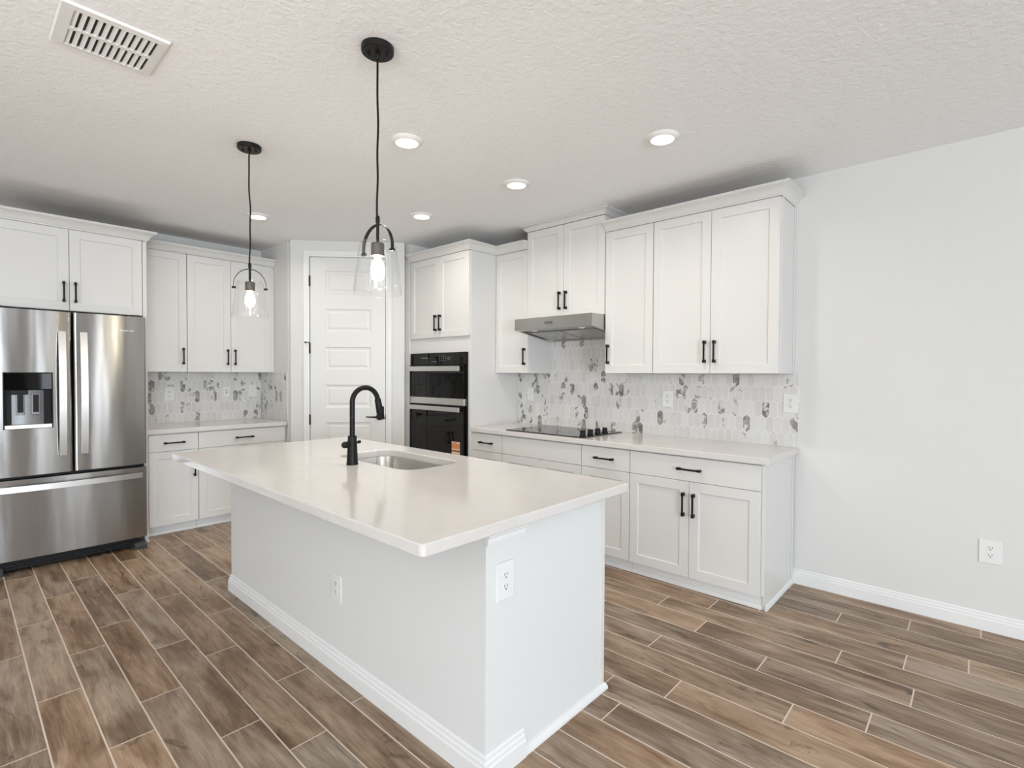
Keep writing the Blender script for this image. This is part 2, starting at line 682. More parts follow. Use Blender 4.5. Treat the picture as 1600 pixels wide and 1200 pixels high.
for i, (ya, yb) in enumerate(zip(edges, edges[1:])):
    j0 = joints[i]
    k0 = math.floor((RX0 - 0.1 - j0) / PLK)
    x = j0 + k0 * PLK
    while x < RX1:
        c = (random.random(), random.random(), random.random(), 1)
        a0, a1 = max(x + GW, RX0 - 0.1), min(x + PLK - GW, RX1 + 0.1)
        if a1 - a0 > 0.02:
            q = [(a0, yb + GW), (a1, yb + GW), (a1, ya - GW), (a0, ya - GW)]
            top = [bm.verts.new((p[0], p[1], 0)) for p in q]
            low = [bm.verts.new((p[0], p[1], -0.004)) for p in q]
            fs = [bm.faces.new(top)] + [bm.faces.new((top[n], top[(n + 1) % 4], low[(n + 1) % 4], low[n])) for n in range(4)]
            for f in fs:
                for l in f.loops:
                    l[lay] = c
        x += PLK
struct('floor', bm, None, loc=(0, 0, 0), mats=[M['plank'], M['grout']])

struct('ceiling', BX(WORLD, (RX0 - 0.2, RX1 + 0.2, RY0 - 0.2, 0.2, CEIL, CEIL + 0.12)), M['ceiling'])
struct('wall_back', BX(WORLD, (-4.31, RX1 + T, 0, T, -0.05, CEIL)), M['wall'])
struct('wall_left', BX(WORLD, (RX0 - T, RX0, RY0, -1.551, -0.05, CEIL)), M['wall'])
# pantry box: two short return walls and the angled wall with its door opening
struct('wall_pantry_left', BX(WORLD, (RX0 - T, PA.x - 0.06, -1.551, -1.551 + 0.09, -0.05, CEIL)), M['wall'])
struct('wall_pantry_right', BX(WORLD, (PB.x - 0.09, PB.x, PB.y + 0.06, T, -0.05, CEIL)), M['wall'])
DS0, DS1, DZ = 0.190, 0.921, 2.547       # door leaf on the angled wall
bm = BX(PANTRY, (0, DS0 - 0.012, -0.11, 0, -0.05, CEIL), (DS1 + 0.012, PL, -0.11, 0, -0.05, CEIL),
        (DS0 - 0.012, DS1 + 0.012, -0.11, 0, DZ + 0.012, CEIL))
struct('wall_pantry_front', bm, M['wall'])

# walls behind and beside the camera, with the glazing that lights the room
struct('wall_right', BX(WORLD, (RX1, RX1 + T, RY0, -7.5, -0.05, CEIL), (RX1, RX1 + T, -4.5, -3.5, -0.05, CEIL), (RX1, RX1 + T, -2.66, -2.5, -0.05, CEIL), (RX1, RX1 + T, -3.5, -2.66, 2.35, CEIL),
                        (RX1, RX1 + T, -1.4, -1.2, -0.05, CEIL), (RX1, RX1 + T, -0.45, 0, -0.05, CEIL), (RX1, RX1 + T, -1.2, -0.45, 2.35, CEIL),
                        (RX1, RX1 + T, -7.5, -4.5, 2.4, CEIL), (RX1, RX1 + T, -2.5, -1.4, 2.4, CEIL),
                        (RX1, RX1 + T, -2.5, -1.4, -0.05, 0.1), (RX1, RX1 + T, -7.5, -4.5, -0.05, 0.02)), M['wall'])
struct('wall_front', BX(WORLD, (RX0 - T, -1.8, RY0 - T, RY0, -0.05, CEIL), (3.8, RX1 + T, RY0 - T, RY0, -0.05, CEIL),
                        (-1.8, 3.8, RY0 - T, RY0, 2.4, CEIL), (-1.8, 3.8, RY0 - T, RY0, -0.05, 0.02)), M['wall'])


for _k, (_a, _b) in enumerate(((-3.5, -2.66), (-1.2, -0.45))):       # unseen recesses, added to put dark bands in the refrigerator's reflection
    struct('wall_added_recess_%s' % ('south', 'north')[_k], BX(WORLD, (RX1 + T, RX1 + 3.2, _a - 0.08, _a - 0.002, -0.05, 2.5), (RX1 + T, RX1 + 3.2, _b + 0.002, _b + 0.08, -0.05, 2.5),
           (RX1 + 3.2, RX1 + 3.28, _a - 0.08, _b + 0.08, -0.05, 2.5), (RX1 + T, RX1 + 3.2, _a, _b, 2.35, 2.43), (RX1 + T, RX1 + 3.2, _a, _b, -0.1, -0.005)), M['wall'])


def glazing(name, F, u0, u1, z0, z1, n):
    w = (u1 - u0) / n
    bm = bmesh.new()
    for z in (z0, z1 - 0.06):
        box(bm, F, u0, u1, -0.08, -0.02, z, z + 0.06)
    for k in range(n + 1):
        c = u0 + k * w
        box(bm, F, max(u0, c - 0.035), min(u1, c + 0.035), -0.085, -0.015, z0 + 0.06, z1 - 0.06)
    o = struct(name, bm, M['trim'])
    build('pane', BX(F, (u0 + 0.01, u1 - 0.01, -0.053, -0.047, z0 + 0.03, z1 - 0.03)), M['glass'], o)
    return o


glazing('window_1', Fr((RX1, 0), (0, 1), (-1, 0)), -2.5, -1.4, 0.1, 2.4, 1)
glazing('door_2', Fr((RX1, 0), (0, 1), (-1, 0)), -7.5, -4.5, 0.02, 2.4, 3)
glazing('door_3', Fr((0, RY0), (1, 0), (0, 1)), -1.8, 3.8, 0.02, 2.4, 4)

# baseboards
BP = [(0, 0), (0.014, 0), (0.014, 0.062), (0.011, 0.068), (0.011, 0.078), (0.007, 0.084), (0.007, 0.094), (0.002, 0.1), (0, 0.1)]
bm = bmesh.new()
sweep(bm, RANGE, [(-0.925, 0), (RX1, 0)], BP, 1)
struct('baseboard_back', bm, M['trim'])
bm = bmesh.new()
sweep(bm, LEFT, [(RY0, 0), (-3.70, 0)], BP, 1)
struct('baseboard_left', bm, M['trim'])
for k, (a, b) in enumerate(((0, 0.124), (0.99, PL))):
    bm = bmesh.new()
    sweep(bm, PANTRY, [(a, 0), (b, 0)], BP, 1)
    struct('baseboard_pantry' if k == 0 else 'baseboard_pantry_right', bm, M['trim'])

# pantry door: leaf, hinges, lever; casing as trim
door = struct('door_1', panel_face(bmesh.new(), PANTRY, DS0, DS1, 0.012, DZ, -0.047, -0.004,
                                   [(0.333, 0.782, z, z + 0.228) for z in (0.304, 0.681, 1.057, 1.434, 1.811, 2.19)],
                                   [(0.010, 0.007), (0.024, 0.009), (0.030, 0.009), (0.046, 0.004)]), M['door'], loc=(0, 0, 0), bevel=0.001, seg=1)
tag(door, 'white six panel pantry door on the angled corner wall', 'door')
for z in (2.313, 1.647, 0.937):
    bm = bmesh.new()
    c = PANTRY.p(DS0 - 0.005, 0.006, 0)
    tube(bm, [(c.x, c.y, z - 0.052), (c.x, c.y, z + 0.052)], 0.0075, 10)
    box(bm, PANTRY, DS0 - 0.011, DS0 + 0.0015, -0.0035, 0.004, z - 0.05, z + 0.05)
    build('hinge', bm, M['black'], door, smooth=0.7)
bm = bmesh.new()                                                     # hinge-pin door stop on the middle hinge
c0, c1, c2 = PANTRY.p(DS0 - 0.005, 0.008, 1.703), PANTRY.p(DS0 - 0.035, 0.035, 1.703), PANTRY.p(DS0 - 0.04, 0.04, 1.703)
tube(bm, [c0, c1], 0.004, 8)
tube(bm, [c1, c2], 0.009, 10)
build('door_stop', bm, M['black'], door, smooth=0.7)
bm = bmesh.new()
c0, c1 = PANTRY.p(0.862, -0.004, 0.962), PANTRY.p(0.862, 0.008, 0.962)
tube(bm, [c0, c1], 0.032, 24)
tube(bm, [c1, PANTRY.p(0.862, 0.05, 0.962)], 0.011, 14)
tube(bm, [PANTRY.p(0.875, 0.048, 0.962), PANTRY.p(0.86, 0.05, 0.962), PANTRY.p(0.80, 0.05, 0.963), PANTRY.p(0.738, 0.045, 0.965)], [0.009, 0.010, 0.008, 0.006], 12)
build('lever_handle', bm, M['black'], door, smooth=0.7)
build('strike_plate', BX(PANTRY, (DS1 + 0.0005, DS1 + 0.006, -0.012, 0.0025, 0.93, 0.99)), M['black'], door)


def casing(bm, F, u0, u1, z1, w):
    prof = [(0.0, 0.0), (0.0, 0.010), (0.25, 0.013), (0.30, 0.016), (0.85, 0.018), (1.0, 0.014), (1.0, 0.0)]
    # mitred legs and head, profile runs across the width
    for s, u in ((-1, u0), (1, u1)):
        lo = [bm.verts.new(F.p(u + s * a * w, b, 0)) for a, b in prof]
        hi = [bm.verts.new(F.p(u + s * a * w, b, z1 + a * w)) for a, b in prof]
        for i in range(len(prof)):
            j = (i + 1) % len(prof)
            bm.faces.new((lo[i], lo[j], hi[j], hi[i]))
        bm.faces.new(lo)
        bm.faces.new(hi)
    le = [bm.verts.new(F.p(u0 - a * w, b, z1 + a * w)) for a, b in prof]
    ri = [bm.verts.new(F.p(u1 + a * w, b, z1 + a * w)) for a, b in prof]
    for i in range(len(prof)):
        j = (i + 1) % len(prof)
        bm.faces.new((le[i], le[j], ri[j], ri[i]))
    bm.faces.new(le)
    bm.faces.new(ri)


bm = bmesh.new()
casing(bm, PANTRY, DS0 - 0.008, DS1 + 0.008, DZ + 0.008, 0.058)
struct('trim_1', bm, M['trim'], loc=(0, 0, 0))


# ================================================================== BACKSPLASH
def clip(poly, axis, val, keep_greater):
    out = []
    for i, p in enumerate(poly):
        q = poly[(i + 1) % len(poly)]
        ip = p[axis] >= val if keep_greater else p[axis] <= val
        iq = q[axis] >= val if keep_greater else q[axis] <= val
        if ip:
            out.append(p)
        if ip != iq:
            s = (val - p[axis]) / (q[axis] - p[axis])
            out.append((p[0] + s * (q[0] - p[0]), p[1] + s * (q[1] - p[1])))
    return out


def backsplash(F, rects, u_ref, z_ref, label, v0=0.0005):
    TW, TH, PK = 0.0507, 0.106, 0.020
    gw = 0.0015
    bm = bmesh.new()
    lay = bm.loops.layers.float_color.new('variation')
    for u0, u1, z0, z1 in rects:
        box(bm, F, u0, u1, v0, v0 + 0.006, z0, z1)
    for f in bm.faces:
        f.material_index = 1
    ua, ub = min(r[0] for r in rects), max(r[1] for r in rects)
    za, zb = min(r[2] for r in rects), max(r[3] for r in rects)
    for r in range(math.floor((za - z_ref) / TH) - 1, math.ceil((zb - z_ref) / TH) + 2):
        for k in range(math.floor((ua - u_ref) / TW) - 1, math.ceil((ub - u_ref) / TW) + 2):
            cu, cz = u_ref + (k + (0.5 if r % 2 else 0)) * TW, z_ref + r * TH
            h, w = TH / 2 + PK / 2 - gw, TW / 2 - gw
            hexa = [(cu - w, cz - h + PK), (cu, cz - h), (cu + w, cz - h + PK), (cu + w, cz + h - PK), (cu, cz + h), (cu - w, cz + h - PK)]
            rnd = random.random()
            c = (random.random(), random.random(), rnd ** 2.6, 1)
            for u0, u1, z0, z1 in rects:
                p = hexa
                for ax, val, kg in ((0, u0, True), (0, u1, False), (1, z0, True), (1, z1, False)):
                    if p:
                        p = clip(p, ax, val, kg)
                pp = []
                for q in p or []:
                    if not pp or (abs(q[0] - pp[-1][0]) + abs(q[1] - pp[-1][1])) > 1e-5:
                        pp.append(q)
                if len(pp) > 2 and (abs(pp[0][0] - pp[-1][0]) + abs(pp[0][1] - pp[-1][1])) < 1e-5:
                    pp.pop()
                if len(pp) < 3:
                    continue
                top = [bm.verts.new(F.p(q[0], v0 + 0.0072, q[1])) for q in pp]
                low = [bm.verts.new(F.p(q[0], v0 + 0.0055, q[1])) for q in pp]
                n = len(pp)
                fs = [bm.faces.new(top)] + [bm.faces.new((top[i], top[(i + 1) % n], low[(i + 1) % n], low[i])) for i in range(n)]
                for f in fs:
                    for l in f.loops:
                        l[lay] = c
    o = build('backsplash', bm, None, None, mats=[M['tile'], M['tile_grout']])
    return tag(o, label, 'backsplash', 'marble picket tile backsplashes')


CT = 0.914
backsplash(RANGE, [(-3.418, -2.997, CT, 1.402), (-2.997, -2.215, CT, 1.70), (-2.215, -0.902, CT, 1.402)], -1.107 + 0.0253, 1.056,
           'grey veined marble picket tile backsplash behind the black cooktop')
backsplash(LEFT, [(-2.735, -1.5595, CT, 1.402)], -2.40, 1.056, 'marble picket tile backsplash beside the steel refrigerator, with three wall plates')
backsplash(Fr((0, -1.551), (1, 0), (0, -1)), [(-5.762, -5.132, CT, 1.405)], -5.4, 1.056,
           'narrow strip of marble picket tile on the short wall next to the pantry corner')

# ================================================================== RANGE WALL CABINETS
UV, BV = 0.305, 0.61           # carcass depth of uppers / bases
UB, UT = 1.408, 2.518


def upper(F, u0, u1, z0, z1, depth, doors, label, hz, group='white wall cabinets'):
    r = cab_root(F, 'wall_cabinet', label, 'cabinet', (u0 + u1) / 2, depth / 2, z0, group)
    build('carcass', BX(F, (u0 + 0.0006, u1 - 0.0006, 0.0012, depth, z0, z1)), M['cabinet'], r, bevel=0.001, seg=1)
    build('top_shade_board', BX(F, (u0 + 0.001, u1 - 0.001, 0.0015, depth - 0.012, z1 + 0.0004, z1 + 0.004)), M['top_shade_wood'], r)  # unseen dark wood board, added to deepen the shade under the ceiling
    for a, b, s in doors:
        shaker(F, a, b, z0, z1, depth, r, s, hz)
    return r


ug = 'white wall cabinets'
upper(RANGE, -3.418, -3.019, UB, UT, UV, [(-3.418, -3.019, 'r')], 'narrow white wall cabinet between the oven tower and the range hood', 1.557)
upper(RANGE, -3.017, -2.214, 1.874, 2.66, UV + 0.012, [(-3.017, -2.6155, 'r'), (-2.6155, -2.214, 'l')],
      'short white double door wall cabinet directly above the range hood', 2.02)
upper(RANGE, -2.211, -1.803, UB, UT, UV, [(-2.211, -1.803, 'l')], 'single door white wall cabinet just right of the range hood', 1.557)
rc = upper(RANGE, -1.800, -0.94, UB, UT, UV, [(-1.800, -1.376, 'r'), (-1.376, -0.945, 'l')],
           'tall double door white wall cabinet at the open end of the cooktop wall', 1.557)
build('scribe_molding', BX(RANGE, (-0.9405, -0.933, 0.0015, 0.022, UB + 0.002, UT)), M['cabinet'], rc, bevel=0.002)
build('edge_strip', BX(RANGE, (-0.9405, -0.937, UV - 0.03, UV - 0.001, UB + 0.001, UT)), M['cabinet'], rc)

crown(RANGE, [(-2.2095, UV + 0.021), (-0.94, UV + 0.021), (-0.94, 0.002)], UT + 0.001, 0.075, 0.060,
      'white crown molding over the tall cabinets right of the range hood', 1)
crown(RANGE, [(-3.017, 0.002), (-3.017, UV + 0.033), (-2.214, UV + 0.033), (-2.214, 0.002)], 2.661, 0.049, 0.056,
      'white crown molding touching the ceiling above the range hood cabinet', 1)
TV = 0.645
crown(RANGE, [(-4.303, TV + 0.021), (-3.42, TV + 0.021), (-3.42, UV + 0.021), (-3.0205, UV + 0.021)], UT + 0.001, 0.072, 0.060,
      'white crown molding stepping from the oven tower onto the narrow cabinet', 1)

# base cabinets
bg_ = 'white base cabinets with black bar pulls'
BZ, DR = 0.088, 0.712
CU = 0.872


def base(F, u0, u1, depth, fronts, label, toe_v, cat='cabinet', group=bg_, toe_u=None):
    r = cab_root(F, 'base_cabinet', label, cat, (u0 + u1) / 2, depth / 2, 0, group)
    build('carcass', BX(F, (u0 + 0.0006, u1 - 0.0006, 0.009, depth, BZ, CU)), M['cabinet'], r)
    a, b = toe_u or (u0 + 0.0006, u1 - 0.0006)
    toe(F, a, b, toe_v, r)
    for f in fronts:
        if f[0] == 'd':
            shaker(F, f[1], f[2], f[3], f[4], depth, r, f[5], f[6])
        else:
            slab(F, f[1], f[2], f[3], f[4], depth, r, f[5])
    return r


HZ = 0.562
base(RANGE, -3.418, -3.041, BV, [('s', -3.418, -3.041, DR, 0.868, True), ('d', -3.418, -3.041, BZ, DR, 'r', HZ)],
     'narrow white base cabinet beside the oven tower, one drawer over one door', 0.572)
base(RANGE, -3.039, -2.220, BV, [('s', -3.039, -2.220, DR, 0.868, False), ('d', -3.039, -2.6295, BZ, DR, 'r', HZ), ('d', -2.6295, -2.220, BZ, DR, 'l', HZ)],
     'wide white base cabinet under the cooktop with a handleless front', 0.572)
base(RANGE, -2.218, -1.811, BV, [('s', -2.218, -1.811, DR, 0.868, True), ('d', -2.218, -1.811, BZ, DR, 'l', HZ)],
     'narrow white base cabinet right of the cooktop, partly behind the island corner', 0.572)
eb = base(RANGE, -1.809, -0.948, BV, [('s', -1.809, -0.948, DR, 0.868, True), ('d', -1.809, -1.3805, BZ, DR, 'r', HZ), ('d', -1.3805, -0.948, BZ, DR, 'l', HZ)],
          'white base cabinet at the open end, wide drawer over two doors', 0.572)
build('end_panel', BX(RANGE, (-0.9475, -0.929, 0.015, BV, BZ, CU), (-0.9475, -0.929, 0.015, 0.578, 0.0, BZ)), M['cabinet'], eb, bevel=0.001, seg=1)
build('scribe_molding', BX(RANGE, (-0.9288, -0.922, 0.0155, 0.036, 0.031, CU)), M['cabinet'], eb, bevel=0.002)
bm = bmesh.new()
sweep(bm, RANGE, [(-0.9288, 0.59), (-0.9288, 0.0155)], [(0, 0), (0.012, 0), (0.012, 0.010), (0.008, 0.022), (0, 0.028)], 1)
build('shoe_molding', bm, M['trim'], eb)

# countertops
ct = build('countertop', BX(RANGE, (-3.419, -0.902, 0.0085, 0.648, 0.8755, CT)), M['quartz'], None, bevel=0.004, seg=3)
tag(ct, 'white quartz countertop along the cooktop wall', 'countertop', 'white quartz countertops')
ct = build('countertop', BX(LEFT, (-2.731, -1.559, 0.0085, 0.643, 0.8755, CT)), M['quartz'], None, bevel=0.004, seg=3)
tag(ct, 'short white quartz countertop between the refrigerator and the pantry corner', 'countertop', 'white quartz countertops')

# cooktop
r = thing('cooktop', 'black glass electric cooktop with four knobs set in the counter under the hood', 'cooktop', (-2.625, -0.32, CT))
build('glass_top', BX(RANGE, (-3.025, -2.215, 0.045, 0.60, CT + 0.0004, CT + 0.008)), M['cooktop_glass'], r, bevel=0.003, seg=2)
for y in (-0.55, -0.445, -0.34, -0.235):
    bm = bmesh.new()
    lathe(bm, [(0, CT + 0.0085), (0.026, CT + 0.0085), (0.026, CT + 0.014), (0.021, CT + 0.018), (0.0205, CT + 0.040), (0.017, CT + 0.044), (0, CT + 0.044)], -2.262, y, 24)
    k = build('knob', bm, M['plastic_black'], r, smooth=0.6)
    build('grip', BX(WORLD, (-2.284, -2.240, y - 0.004, y + 0.004, CT + 0.041, CT + 0.053)), M['plastic_black'], k, bevel=0.002)
for u, v, rad in ((-2.84, 0.45, 0.10), (-2.84, 0.19, 0.08), (-2.52, 0.45, 0.08), (-2.52, 0.19, 0.10)):
    bm = bmesh.new()
    n = 48
    ri = [[bm.verts.new((u + q * math.cos(2 * math.pi * i / n), -v + q * math.sin(2 * math.pi * i / n), CT + 0.0082)) for i in range(n)] for q in (rad - 0.0008, rad + 0.0008)]
    for i in range(n):
        bm.faces.new((ri[0][i], ri[0][(i + 1) % n], ri[1][(i + 1) % n], ri[1][i]))
    build('burner_ring', bm, M['plastic_grey'], r)

# range hood
r = thing('range_hood', 'stainless steel under-cabinet range hood over the cooktop', 'range hood', (-2.615, -0.25, 1.70))
bm = bmesh.new()
H0, H1 = -3.014, -2.216
prof = [(0.009, 1.70), (0.009, 1.8725), (0.505, 1.8725), (0.505, 1.776)]
# shell: front, top, sides, with an inset underside pan
fa = [bm.verts.new(RANGE.p(H0, v, z)) for v, z in prof]
fb = [bm.verts.new(RANGE.p(H1, v, z)) for v, z in prof]
bm.faces.new(fa)
bm.faces.new(fb)
for i in range(3):
    bm.faces.new((fa[i], fa[i + 1], fb[i + 1], fb[i]))


def hz_under(v, up=0.0):
    return 1.70 + (v - 0.009) / (0.505 - 0.009) * 0.076 + up


outer = [(H0, 0.009), (H1, 0.009), (H1, 0.505), (H0, 0.505)]
inner = [(H0 + 0.02, 0.03), (H1 - 0.02, 0.03), (H1 - 0.02, 0.47), (H0 + 0.02, 0.47)]
o1 = [bm.verts.new(RANGE.p(u, v, hz_under(v))) for u, v in outer]
i1 = [bm.verts.new(RANGE.p(u, v, hz_under(v))) for u, v in inner]
i2 = [bm.verts.new(RANGE.p(u, v, hz_under(v, 0.014))) for u, v in inner]
for i in range(4):
    j = (i + 1) % 4
    bm.faces.new((o1[i], o1[j], i1[j], i1[i]))
    bm.faces.new((i1[i], i1[j], i2[j], i2[i]))
bm.faces.new(i2)
build('hood_body', bm, M['hood_steel'], r)
for a, b in ((H0 + 0.05, -2.62), (-2.61, H1 - 0.05)):
    bm = bmesh.new()
    q = [(a, 0.06), (b, 0.06), (b, 0.36), (a, 0.36)]
    lo = [bm.verts.new(RANGE.p(u, v, hz_under(v, 0.006))) for u, v in q]
    hi = [bm.verts.new(RANGE.p(u, v, hz_under(v, 0.0135))) for u, v in q]
    bm.faces.new(lo)
    bm.faces.new(hi)
    for i in range(4):
        bm.faces.new((lo[i], lo[(i + 1) % 4], hi[(i + 1) % 4], hi[i]))
    build('grease_filter', bm, M['hood_steel'], r)
for u in (-2.86, -2.37):
    bm = bmesh.new()
    c = RANGE.p(u, 0.42, 0)
    zz = hz_under(0.42)
    lathe(bm, [(0, zz + 0.004), (0.026, zz + 0.004), (0.028, zz + 0.012), (0, zz + 0.012)], c.x, c.y, 20)
    build('hood_light', bm, M['lamp_trim'], r)
bm = bmesh.new()
for k in range(4):                                                   # printed row of control symbols
    u = -2.672 + k * 0.022
    z = 1.823
    for q in ((-0.006, 0.0), (0.0, 0.008), (0.006, -0.004)):
        box(bm, RANGE, u + q[0] - 0.0022, u + q[0] + 0.0022, 0.5052, 0.5058, z + q[1] - 0.008, z + q[1] + 0.006)
box(bm, RANGE, -2.63, -2.60, 0.5052, 0.5058, 1.800, 1.8025)
build('control_marks', bm, M['glyph_dark'], r)

# ================================================================== OVEN TOWER
r = thing('oven_cabinet', 'tall white oven tower cabinet with two doors above the built-in oven', 'cabinet', (-3.86, -0.32, 0))
TU0, TU1 = -4.302, -3.4205
O0, O1, OZ0, OZ1 = -4.288, -3.455, 0.40, 1.598
build('carcass', BX(RANGE, (TU0, O0 - 0.002, 0.0012, TV, 0.0, UT), (O1 + 0.002, TU1, 0.0012, TV, 0.0, UT),
                    (O0 - 0.002, O1 + 0.002, 0.0012, TV, OZ1 + 0.003, UT), (O0 - 0.002, O1 + 0.002, 0.0012, TV, 0.0, OZ0 - 0.003)),
      M['cabinet'], r, bevel=0.001, seg=1)
for a, b, s in ((TU0 + 0.004, -3.855, 'r'), (-3.855, TU1 - 0.004, 'l')):
    shaker(RANGE, a, b, 1.745, UT, TV, r, s, 1.885)
slab(RANGE, TU0 + 0.004, TU1 - 0.004, 0.10, OZ0 - 0.01, TV, r, True)

r = thing('wall_oven', 'black glass wall oven and microwave combination with steel bar handles', 'oven', (-3.87, -0.6, OZ0))
build('oven_body', BX(RANGE, (O0 + 0.004, O1 - 0.004, 0.08, TV - 0.001, OZ0, OZ1 - 0.002)), M['oven_frame'], r)
build('trim_frame', BX(RANGE, (O0 - 0.001, O0 + 0.012, TV + 0.0006, TV + 0.016, OZ0, OZ1), (O1 - 0.02, O1 + 0.001, TV + 0.0006, TV + 0.016, OZ0, OZ1),
                       (O0 + 0.012, O1 - 0.02, TV + 0.0006, TV + 0.010, OZ0, OZ1 - 0.001)), M['oven_frame'], r)
p = build('control_panel', BX(RANGE, (O0, O1, TV + 0.0165, TV + 0.026, 1.487, OZ1)), M['oven_glass'], r, bevel=0.002)
bm = bmesh.new()                                                     # printed symbols of the panel
rng = random.Random(3)
def mark(name):
    global bm
    build(name, bm, M['glyph_grey'], p)
    bm = bmesh.new()


for u in (-4.10, -4.085, -4.07, -4.05, -4.035, -4.015):
    box(bm, RANGE, u - 0.005, u + 0.005, TV + 0.0262, TV + 0.0266, 1.547, 1.547 + rng.uniform(0.006, 0.014))
mark('display_lettering')
for i in range(4):
    for k in range(3):
        box(bm, RANGE, -3.83 + i * 0.028, -3.822 + i * 0.028, TV + 0.0262, TV + 0.0266, 1.523 + k * 0.02, 1.529 + k * 0.02)
mark('keypad')
for u in (-3.94, -3.92, -3.90, -3.88):
    box(bm, RANGE, u - 0.006, u + 0.006, TV + 0.0262, TV + 0.0266, 1.512, 1.518)
mark('key_row')
for k in range(18):
    a = 2 * math.pi * k / 18
    for cz in (1.545,):
        box(bm, RANGE, -3.695 + 0.016 * math.cos(a) - 0.002, -3.695 + 0.016 * math.cos(a) + 0.002, TV + 0.0262, TV + 0.0266,
            cz + 0.012 * math.sin(a) - 0.002, cz + 0.012 * math.sin(a) + 0.002)
mark('dial_ring')
bm.free()


def oven_door(z0, z1, hz0, hz1, win):
    d = build('oven_door', BX(RANGE, (O0 + 0.006, O1 - 0.018, TV + 0.0165, TV + 0.040, z0, z1)), M['oven_glass'], r, bevel=0.003)
    bm = BX(RANGE, (O0 + 0.022, O1 - 0.045, TV + 0.068, TV + 0.080, hz0, hz1))
    for u in (O0 + 0.06, O1 - 0.09):
        box(bm, RANGE, u - 0.012, u + 0.012, TV + 0.0403, TV + 0.0685, hz0 + 0.006, hz1 - 0.006)
    build('handle', bm, M['chrome'], d, bevel=0.002)
    if win:
        f = (O0 + 0.14, O1 - 0.05, TV + 0.0402, TV + 0.0408)
        u0, u1, v0, v1 = f
        build('window_border', BX(RANGE, (u0, u1, v0, v1, win[0], win[0] + 0.004), (u0, u1, v0, v1, win[1] - 0.004, win[1]),
                                  (u0, u0 + 0.004, v0, v1, win[0] + 0.004, win[1] - 0.004), (u1 - 0.004, u1, v0, v1, win[0] + 0.004, win[1] - 0.004)),
              M['oven_frame'], d)
    return d


oven_door(1.172, 1.484, 1.424, 1.470, (1.20, 1.405))
build('steel_strip', BX(RANGE, (O0 + 0.004, O1 - 0.012, TV + 0.0165, TV + 0.042, 1.106, 1.169)), M['chrome'], r, bevel=0.002)
ld = oven_door(OZ0 + 0.01, 1.100, 1.048, 1.090, None)
st = build('sticker', BX(RANGE, (-3.635, -3.520, TV + 0.0402, TV + 0.0409, 0.58, 0.772)), M['sticker'], ld)
st['label'] = 'orange and cream energy sticker'
bm = BX(RANGE, (-3.632, -3.523, TV + 0.0409, TV + 0.0411, 0.755, 0.769), (-3.632, -3.523, TV + 0.0409, TV + 0.0411, 0.695, 0.706),
        (-3.632, -3.523, TV + 0.0409, TV + 0.0411, 0.655, 0.676), (-3.632, -3.523, TV + 0.0409, TV + 0.0411, 0.59, 0.64))
SP = build('sticker_band', bm, M['sticker_pale'], ld)
bm = BX(RANGE, (-3.632, -3.523, TV + 0.0409, TV + 0.0411, 0.678, 0.692), (-3.632, -3.523, TV + 0.0409, TV + 0.0411, 0.642, 0.652))
build('sticker_stripe', bm, M['sticker_brown'], ld)
build('sticker_lettering', BX(RANGE, (-3.615, -3.56, TV + 0.0412, TV + 0.0414, 0.759, 0.764)), M['sticker_brown'], ld)

# ================================================================== LEFT RUN
LV = 0.318
UTL = 2.492
upper(LEFT, -2.733, -2.347, UB - 0.004, UTL, LV, [(-2.733, -2.347, 'r')], 'single door white wall cabinet next to the refrigerator panel', 1.55)
lc = upper(LEFT, -2.345, -1.553, UB - 0.004, UTL, LV, [(-2.345, -1.970, 'r'), (-1.970, -1.585, 'l')],
           'double door white wall cabinet beside the pantry corner', 1.55)
build('filler_strip', BX(LEFT, (-1.584, -1.5545, LV + 0.0005, LV + 0.012, UB - 0.004, UTL)), M['cabinet'], lc)
crown(LEFT, [(-2.7345, LV + 0.021), (-1.5535, LV + 0.021)], UTL + 0.001, 0.068, 0.056,
      'white crown molding over the cabinets between refrigerator and pantry corner', 1)
base(LEFT, -2.733, -2.343, 0.605, [('s', -2.715, -2.343, DR + 0.01, 0.868, True), ('d', -2.715, -2.343, BZ, DR + 0.01, 'r', HZ)],
     'narrow white base cabinet beside the refrigerator, one drawer over one door', 0.545)
lb = base(LEFT, -2.341, -1.5535, 0.605, [('s', -2.341, -1.572, DR + 0.01, 0.868, True), ('d', -2.341, -1.957, BZ, DR + 0.01, 'r', HZ), ('d', -1.957, -1.572, BZ, DR + 0.01, 'l', HZ)],
          'white base cabinet at the pantry corner, wide drawer over two doors', 0.545)

# refrigerator surround: panel and the deep cabinet above
FV = 0.70
FT = 2.466
r = thing('refrigerator_surround', 'tall white side panel between refrigerator and counter', 'panel', (-5.42, -2.752, 0))
build('panel', BX(LEFT, (-2.764, -2.7365, 0.0012, FV + 0.012, 0.0, FT)), M['cabinet'], r, bevel=0.001, seg=1)
build('foot_block', BX(LEFT, (-2.768, -2.7335, FV + 0.0125, FV + 0.026, 0.0, 0.022)), M['trim'], r, bevel=0.003)
r = thing('refrigerator_surround', 'white side panel on the far left side of the refrigerator', 'panel', (-5.42, -3.70, 0))
build('panel', BX(LEFT, (-3.715, -3.692, 0.0012, FV + 0.012, 0.0, FT)), M['cabinet'], r, bevel=0.001, seg=1)
upper(LEFT, -3.691, -2.765, 1.857, FT, FV, [(-3.691, -3.221, 'r'), (-3.221, -2.768, 'l')],
      'deep white double door cabinet above the refrigerator', 1.995)
crown(LEFT, [(-3.715, FV + 0.021), (-2.7365, FV + 0.021), (-2.7365, LV + 0.08)], FT + 0.001, 0.073, 0.062,
      'white crown molding over the deep cabinet above the refrigerator', 1)

